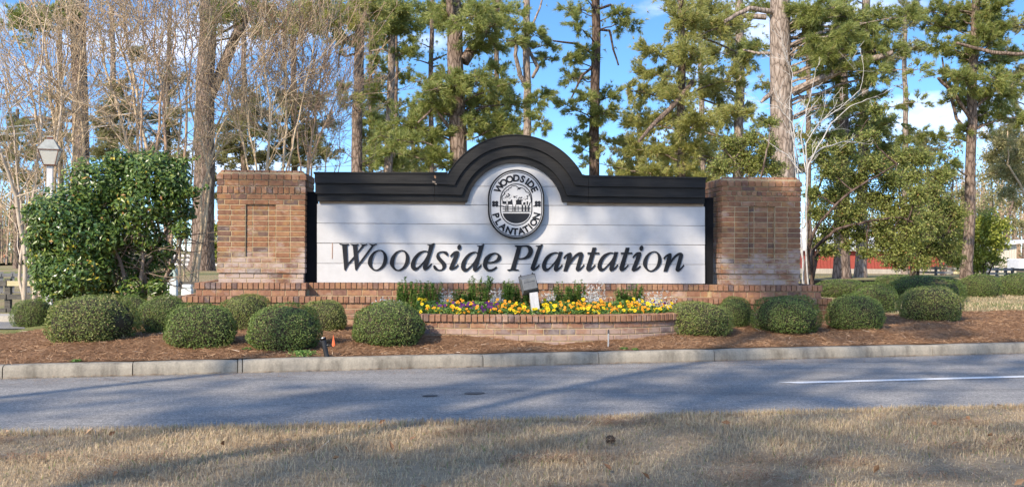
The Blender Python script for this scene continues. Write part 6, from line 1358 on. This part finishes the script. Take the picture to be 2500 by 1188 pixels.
def flower_mesh(mat_, eye):
    mb = MB()
    for (a, r_, w_, z) in ((0.5, .017, .020, .000), (2.64, .017, .020, .001), (1.57, .015, .022, .0035), (-.5, .014, .018, .003), (3.64, .014, .018, .0035), (-1.57, .016, .026, .005)):
        c, s = math.cos(a), math.sin(a); L = []
        for (u, wv) in ((0, .15), (.55, 1), (1.0, .85), (1.22, 0), (1.0, -.85), (.55, -1), (0, -.15)): x, y = u * r_, wv * w_ / 2; L.append((x * c - y * s, x * s + y * c, z + .003 * math.sin(3 * u) + .002 * u * u))
        L.append((r_ * .7 * c, r_ * .7 * s, z + .002)); mb.add(L, [(i, i + 1, 7) for i in range(6)] + [(6, 0, 7)], 0)
    th = np.linspace(0, 6.28, 8)[:-1]; mb.add([(.0055 * math.cos(t), .0055 * math.sin(t) - .002, .009) for t in th] + [(0, -.002, .0095)], [(i, (i + 1) % 7, 7) for i in range(7)], 1)
    return mb.mesh('flower', [mat_, eye])
FL = {'yellow': flower_mesh(M['yellow'], M['eye']), 'orange': flower_mesh(M['orange'], M['eye']), 'purple': flower_mesh(M['purple'], M['purple'])}
def pansy_leaf_mesh(seed):
    r = np.random.default_rng(seed); m_ = 170; c = np.stack([r.normal(size=m_) * .042, r.normal(size=m_) * .042, r.uniform(.0, .085, m_)], 1); mb = MB(); leaves(mb, c, rand_dir(m_) * .8 + np.array([0, -.4, .8]), .036 * r.uniform(.6, 1.2, m_), .017, .1); return mb.mesh('leaves', M['bed_leaf'])
PL = [pansy_leaf_mesh(k) for k in (1, 2, 3)]
random.seed(9); npn = 0
for row in range(5):
    for s in np.arange(-1.12, 1.86, .098):
        s_ = s + random.uniform(-.035, .035); v = plan(s_) + .24 + row * .115 + random.uniform(-.03, .03)
        if v > -.78: continue
        p = WO + WU * s_ + WV * v; px = CX + F * p.x / p.y
        n1 = float(wob(s_ * 2.2, 3.0 + row * .2, 1.0)); 
        if row >= 3: col = random.choice(['yellow', 'orange', 'none', 'none', 'none'])
        elif row == 0: col = 'orange' if random.random() < .74 else ('purple' if n1 > .2 else 'yellow')
        else: col = 'purple' if n1 > .5 else ('yellow' if n1 < -.05 and random.random() < .7 else 'orange')
        if s_ < -.75 and row < 3: col = random.choice(['yellow', 'yellow', 'purple', 'orange'])
        if s_ > 1.55 and row < 4: col = random.choice(['yellow', 'yellow', 'purple', 'orange'])
        if abs(s_ - fs) < .07 and row > 0: continue
        nf = 0 if col == 'none' else (random.randint(3, 4) if col != 'purple' else random.randint(3, 5))
        where = 'at the front brick edge' if row == 0 else ('in the second row' if row == 1 else ('in the third row' if row == 2 else 'at the back'))
        zone = 'near the planter left end' if s_ < -.6 else ('left of the flood lamp' if s_ < fs else ('right of the flood lamp' if s_ < 1.15 else 'near the planter right end'))
        lab = {'yellow': 'yellow pansy plant ', 'orange': 'small orange pansy plant ', 'purple': 'dark purple pansy plant ', 'none': 'green flowerless bedding plant '}[col] + where + ' ' + zone
        r_ = thing('pansy_plant', lab, 'flower', (p.x, p.y, BED + .004 + .017 * row), 0, 'pansies in the brick planter'); npn += 1
        o = link('leaves', random.choice(PL), r_, None, (0, 0, random.uniform(0, 6.28)), (1, 1, random.uniform(.8, 1.2)))
        for _ in range(nf):
            sc_ = random.uniform(.75, 1.15) * (1.18 if col == 'yellow' else (.92 if col == 'orange' else 1.0)); o = link('flower', FL[col], r_, (random.uniform(-.055, .055), random.uniform(-.07, .02), random.uniform(.05, .125)), (R(random.uniform(35, 80)), R(random.uniform(-25, 25)), random.uniform(-.7, .7)), (sc_,) * 3)

# ------------------------------------------------------------------ weeds in the mulch
def weed(px, py, w_px, lab, mat_='bed_leaf'):
    w = on_ground(px, py, mz1); k_ = w.y / F; m_ = int(60 + w_px * 6); W_ = w_px * k_ / 2; c = np.stack([rng.normal(size=m_) * W_ * .5, rng.normal(size=m_) * W_ * .5, rng.uniform(0, .5, m_) * W_ * .8], 1)
    mb = MB(); leaves(mb, c, rand_dir(m_) + np.array([0, -.3, .8]), .026, .013, .1); r_ = thing('weed_clump', lab, 'weed', w, 0, 'weeds in the mulch'); o = mb.build('leaves', M[mat_], r_); o['kind'] = 'stuff'
for a in ((738, 868, 60, 'green weed patch at the foot of the round shrub by the ground light'), (603, 852, 18, 'tiny weed in front of the shrub left of the ground light'), (1540, 815, 44, 'flat green weed near the right end of the planter wall'), (1524, 852, 20, 'small weed at the kerb right of the sprinkler'), (1551, 853, 14, 'tinier weed at the kerb, right of the small one'), (187, 882, 22, 'weed at the kerb below the widest clipped shrub')): weed(*a)

# ------------------------------------------------------------------ far woods, closing the view
wd_ = MB(); wl2 = MB()
for k in range(420):
    ang = rng.uniform(-.66, .66) if k < 140 else (rng.normal() * .05 - .455 if k < 260 else rng.normal() * .06 + .45); Dd = rng.uniform(98, 150); x = math.tan(ang) * Dd; left = math.exp(-((ang + .48) / .13) ** 2); right = math.exp(-((ang - .48) / .13) ** 2); H_ = rng.uniform(.7, 1.05) * (5.0 + 5.5 * left + 7.0 * right); gz = hz1(x, Dd)
    q = wander((x, Dd, gz - .3), (x + rng.normal() * .5, Dd, gz + H_), 5, .05); wd_.tube(q, np.linspace(rng.uniform(.10, .22), .04, 5), 5)
    m_ = 80; t = rng.uniform(.25, 1.0, (m_, 1)); s_ = q[0] + (q[-1] - q[0]) * t; sp = (1.1 - .5 * t) * rng.uniform(.4, 1.0, (m_, 1)) * H_ * .22
    e = s_ + unit(rng.normal(size=(m_, 3)) + np.array([0, 0, .9])) * sp; sd = np.array([[.022, .0, .0]])
    wd_.add(np.stack([s_ - sd, s_ + sd, e], 1).reshape(-1, 3), np.arange(m_)[:, None] * 3 + [0, 1, 2])
    if rng.random() < .65:
        m2 = 130; c = q[0] + (q[-1] - q[0]) * rng.uniform(.05, 1.0, (m2, 1)) + rng.normal(size=(m2, 3)) * np.array([1.0, 1, .5]) * H_ * .13; leaves(wl2, c, rand_dir(m2), rng.uniform(.18, .42, m2), .20)
tag(wd_.build('distant_woods', M['twig_red']), 'far grey-brown winter woods closing the view behind the lawn', 'woods', None, 'stuff')
tag(wl2.build('distant_foliage', M['needle_o']), 'olive undergrowth of the far woods behind the lawn', 'woods', None, 'stuff')
# ================================================================== SHADE TREES behind the camera, standing where the shadows come from
def shade_tree(x, y, H, crown, label, dens=1.0, r0=.11):
    root = thing('shade_pine', label, 'tree', (x, y, 0), 0, 'pines on the near side of the road'); O = np.array((x, y, 0.0)); mb = MB(); zs_ = np.linspace(-.3, H, 16)
    pts = np.stack([np.cumsum(rng.normal(size=16)) * .04, np.cumsum(rng.normal(size=16)) * .04, zs_], 1); mb.tube(pts, np.linspace(r0, .05, 16), 10); C, Dr = [], []
    for (cx, cy, cz, rr, m_) in crown:
        c = np.array((cx, cy, cz)) - O; hd = np.linalg.norm(c[:2]); za = min(H - .3, max(2, c[2] - .3 * hd)); at = np.array([np.interp(za, zs_, pts[:, 0]), np.interp(za, zs_, pts[:, 1]), za]); mb.tube(wander(at, c, 7, .14), np.linspace(.075, .025, 7), 6)
        for _ in range(9):
            d = unit(rng.normal(size=3) * np.array([1, 1, .6])); e = c + d * rr * rng.uniform(.6, 1.1); mb.tube(wander(c, e, 4, .1), [.02, .015, .01, .008], 3, False); k = int(m_ * dens / 9); C.append(c + (e - c) * rng.uniform(.3, 1.05, (k, 1)) + rng.normal(size=(k, 3)) * rr * .13); Dr.append(np.repeat(d[None], k, 0))
    mb.build('trunk', M['bark'], root, True); fo = MB(); needle_tufts(fo, np.vstack(C), np.vstack(Dr), 12, .26, .030, 1.0); o = fo.build('crown', N, root); o['kind'] = 'stuff'
TS = np.array(TO_SUN)
def aim(x, y, z, height): t = (height - z) / TS[2]; return np.array((x, y, z)) + TS * t      # where a leaf shading this spot hangs at that height
# (spot to shade, height of the branch that shades it, radius of the branch, tufts)
SH = [
  # right pier, trim and right shrubs
  [(3.2, 13.2, 1.9, 12.0, 1.0, 200), (2.9, 13.2, 1.2, 12.6, .9, 160), (3.8, 13.4, 1.5, 11.5, 1.0, 200), (4.6, 14.0, .6, 12.5, 1.2, 130), (5.4, 14.5, .7, 11.8, 1.1, 110), (1.9, 13.1, 2.2, 13.0, .8, 80), (3.4, 12.0, .5, 13.5, 1.0, 110), (5.8, 13.0, .3, 13.2, 1.1, 110)],
  # top of the board, arch and upper left pier
  [(.9, 13.1, 1.95, 12.5, .65, 60), (-.6, 13.0, 1.75, 13.0, .55, 42), (-1.9, 12.9, 1.8, 12.0, .6, 46), (-3.4, 12.8, 2.2, 12.5, .4, 24), (1.8, 13.1, 1.55, 11.5, .55, 42), (-2.6, 12.9, 2.15, 13.2, .5, 40), (.2, 13.0, 1.35, 12.0, .4, 20)],
  # road, centre and right
  [(.6, 8.5, 0, 12.5, .9, 80), (2.2, 8.6, 0, 13.0, 1.0, 90), (3.7, 9.7, 0, 12.2, 1.1, 100), (-.9, 8.3, 0, 13.4, 1.1, 120), (4.9, 10.6, 0, 13.2, 1.0, 90), (2.3, 10.0, .1, 12.6, .8, 60), (1.3, 7.6, 0, 13.8, 1.1, 120), (.2, 10.0, .1, 13.0, .7, 60)],
  # road left, with streaks of sun
  [(-2.0, 6.9, 0, 13.0, 1.1, 80), (-3.6, 7.2, 0, 12.2, .7, 50), (-1.4, 7.6, 0, 12.8, .9, 90), (-.4, 7.1, 0, 13.2, 1.0, 110), (-2.6, 8.0, 0, 13.2, .7, 45)],
  # foreground grass
  [(-.8, 5.4, 0, 12.0, .9, 58), (.6, 5.6, 0, 12.5, 1.2, 87), (1.5, 6.2, 0, 12.2, .9, 58), (.0, 4.8, 0, 13.0, 1.2, 87), (-1.3, 4.7, 0, 12.4, .9, 58), (1.4, 4.9, 0, 12.8, 1.0, 68), (2.9, 6.5, 0, 13.4, 1.0, 63), (2.4, 5.1, 0, 13.2, .6, 24)],
]
labs = ['tall pine behind the viewer whose shade lies on the right brick pier', 'tall pine behind the viewer whose shade dapples the top of the board', 'tall pine behind the viewer whose shade lies on the right half of the road', 'tall pine behind the viewer whose shade streaks the left half of the road', 'tall pine behind the viewer whose shade lies on the near grass']
for grp, lab in zip(SH, labs):
    cr = []; 
    for (x, y, z, h_, r_, m_) in grp: p = aim(x, y, z, h_ * 1.22); cr.append((p[0], p[1], p[2], r_, m_))
    c = np.mean([q[:2] for q in cr], 0); shade_tree(c[0] + rng.uniform(-.5, .5), c[1] - .6, 19.0, cr, lab)

# ================================================================== GROUND COVER (nobody could count it)
def blades(n_, x, y, z, h_, w_, lean, mb, bend=.4):
    a = rng.uniform(0, 6.28, n_); d = np.stack([np.cos(a), np.sin(a), np.zeros(n_)], 1); s = np.stack([-np.sin(a + rng.normal(size=n_) * .6), np.cos(a), np.zeros(n_)], 1) * (w_ / 2)
    b = np.stack([x, y, z], 1); hh = np.broadcast_to(h_, (n_,))[:, None]; ln = (lean * np.abs(rng.normal(size=n_)))[:, None]
    up = np.array([0, 0, 1.0]); m = b + up * hh * .55 + d * ln * hh * .35; t = b + up * hh * (1 - .25 * np.clip(ln, 0, 2)) + d * ln * hh
    V = np.stack([b - s, b + s, m + s * .75, m - s * .75, t], 1).reshape(-1, 3); i = np.arange(n_)[:, None] * 5
    mb.add(V, i + [0, 1, 2, 3]); mb.v[-1] = V; mb.f[3].append(i + [3, 2, 4] + (mb.n - len(V))); mb.mi[3].append(np.zeros(n_, int))
def verge_pts(n_, x0, x1, dmax, dmin=0.0):
    P = rng.uniform(x0, x1, n_ * 2); d = dmin + (dmax - dmin) * rng.random(n_ * 2); Q = near_q(P) - d + .035 * wob(P, P * .3, 4.0) * (d < .25); X, Y = from_pq(P, Q)
    ok = (Y > 4.0) & (np.abs(X) < .60 * Y + .5); return X[ok][:n_], Y[ok][:n_], P[ok][:n_], Q[ok][:n_]
mb = MB()
X, Y, P, Q = verge_pts(105000, -3, 12, 3.4, -.03); 
pt_ = .75 + .35 * wob(X, Y, 3.0); keep = rng.random(len(X)) < np.clip(pt_ + .25, .35, 1); X, Y, P, Q = X[keep], Y[keep], P[keep], Q[keep]
blades(len(X), X, Y, verge_z(X, Y, P, Q) - .004, .036 * np.clip(1 + .6 * wob(X, Y, 2.2), .5, 1.6) * rng.uniform(.55, 1.3, len(X)), .0036, 1.15, mb)
X, Y, P, Q = verge_pts(9000, -3, 12, .10, -.05); blades(len(X), X, Y, np.full(len(X), .005), .05 * rng.uniform(.6, 1.3, len(X)), .0036, .7, mb)
tag(mb.build('dry_grass', M['grass']), 'dry tan dormant grass covering the verge in the foreground', 'grass', None, 'stuff')
# fallen pine needles and small leaves caught in the verge
mb = MB(); cx = rng.uniform(-1, 10.5, 46); cd = rng.uniform(.25, 2.8, 46); n_ = 5200; k = rng.integers(0, 46, n_); P = cx[k] + rng.normal(size=n_) * .16; Q = near_q(P) - np.clip(cd[k] + rng.normal(size=n_) * .07, .03, 3.2); X, Y = from_pq(P, Q)
a = rng.uniform(0, 6.28, n_); L = rng.uniform(.05, .14, n_); c = np.stack([X, Y, verge_z(X, Y, P, Q) + rng.uniform(.012, .036, n_)], 1); d = np.stack([np.cos(a) * L / 2, np.sin(a) * L / 2, rng.normal(size=n_) * .008], 1); s = np.stack([-np.sin(a), np.cos(a), np.zeros(n_)], 1) * .0015
mb.add(np.stack([c - d - s, c - d + s, c + d + s, c + d - s], 1).reshape(-1, 3), np.arange(n_)[:, None] * 4 + [0, 1, 2, 3])
n_ = 90; P = rng.uniform(-1, 10.5, n_); Q = near_q(P) - rng.uniform(.02, 2.9, n_); X, Y = from_pq(P, Q); leaves(mb, np.stack([X, Y, verge_z(X, Y, P, Q) + .035], 1), rand_dir(n_) + np.array([0, -.3, 1]), rng.uniform(.035, .075, n_), .03, .2)
tag(mb.build('fallen_needles', M['straw']), 'reddish fallen pine needles and small leaves in the dry foreground grass', 'leaf litter', None, 'stuff')
# dry grass patch at the left foot of the mulch bed and on the back lawn
mb = MB(); n_ = 26000; P = rng.uniform(-3.5, 1.6, n_); Q = rng.uniform(.16, 3.2, n_); X, Y = from_pq(P, Q); ok = mulch_mask(X, Y, P, Q) < .02; X, Y, P, Q = X[ok], Y[ok], P[ok], Q[ok]; blades(len(X), X, Y, hz(X, Y), .05 * rng.uniform(.5, 1.2, len(X)), .005, .8, mb)
n_ = 40000; P = rng.uniform(5, 22, n_); Q = rng.uniform(4.2, 16, n_); X, Y = from_pq(P, Q); ok = (mulch_mask(X, Y, P, Q) < .02) & (X > 5.0); X, Y = X[ok], Y[ok]; blades(len(X), X, Y, hz(X, Y), .055 * np.clip(1 + .6 * wob(X, Y, 1.2), .4, 2) * rng.uniform(.5, 1.2, len(X)), .010, .7, mb)
tag(mb.build('lawn_grass', M['grass']), 'short dry lawn grass round the mulch bed', 'grass', None, 'stuff')
# pine straw lying on the mulch
mb = MB(); n_ = 70000; P = rng.uniform(-2.5, 17, n_); Q = KERB_W + .01 + 4.6 * rng.random(n_) ** 1.5; X, Y = from_pq(P, Q); ok = mulch_mask(X, Y, P, Q) > -.02; X, Y, P, Q = X[ok], Y[ok], P[ok], Q[ok]; n_ = len(X)
a = rng.uniform(0, 6.28, n_); L = rng.uniform(.03, .10, n_); dz = rng.normal(size=n_) * .010; c = np.stack([X, Y, mulch_z(X, Y, P, Q) + rng.uniform(.001, .016, n_)], 1); d = np.stack([np.cos(a) * L / 2, np.sin(a) * L / 2, dz], 1); s = np.stack([-np.sin(a), np.cos(a), rng.normal(size=n_) * .7], 1) * .0014
mb.add(np.stack([c - d - s, c - d + s, c + d + s, c + d - s], 1).reshape(-1, 3), np.arange(n_)[:, None] * 4 + [0, 1, 2, 3])
n_ = 5000; P = rng.uniform(-3, 17, n_); Q = -.01 - .55 * rng.random(n_) ** 2.6; X, Y = from_pq(P, Q); a = KANG + rng.normal(size=n_) * .9; L = rng.uniform(.02, .09, n_); c = np.stack([X, Y, np.full(n_, .012) + rng.uniform(0, .006, n_)], 1); d = np.stack([np.cos(a) * L / 2, np.sin(a) * L / 2, np.zeros(n_)], 1); s = np.stack([-np.sin(a), np.cos(a), np.zeros(n_)], 1) * .0016
mb.add(np.stack([c - d - s, c - d + s, c + d + s, c + d - s], 1).reshape(-1, 3), np.arange(n_)[:, None] * 4 + [0, 1, 2, 3])
tag(mb.build('pine_straw', M['straw']), 'loose reddish pine straw scattered over the mulch bed', 'pine straw', None, 'stuff')
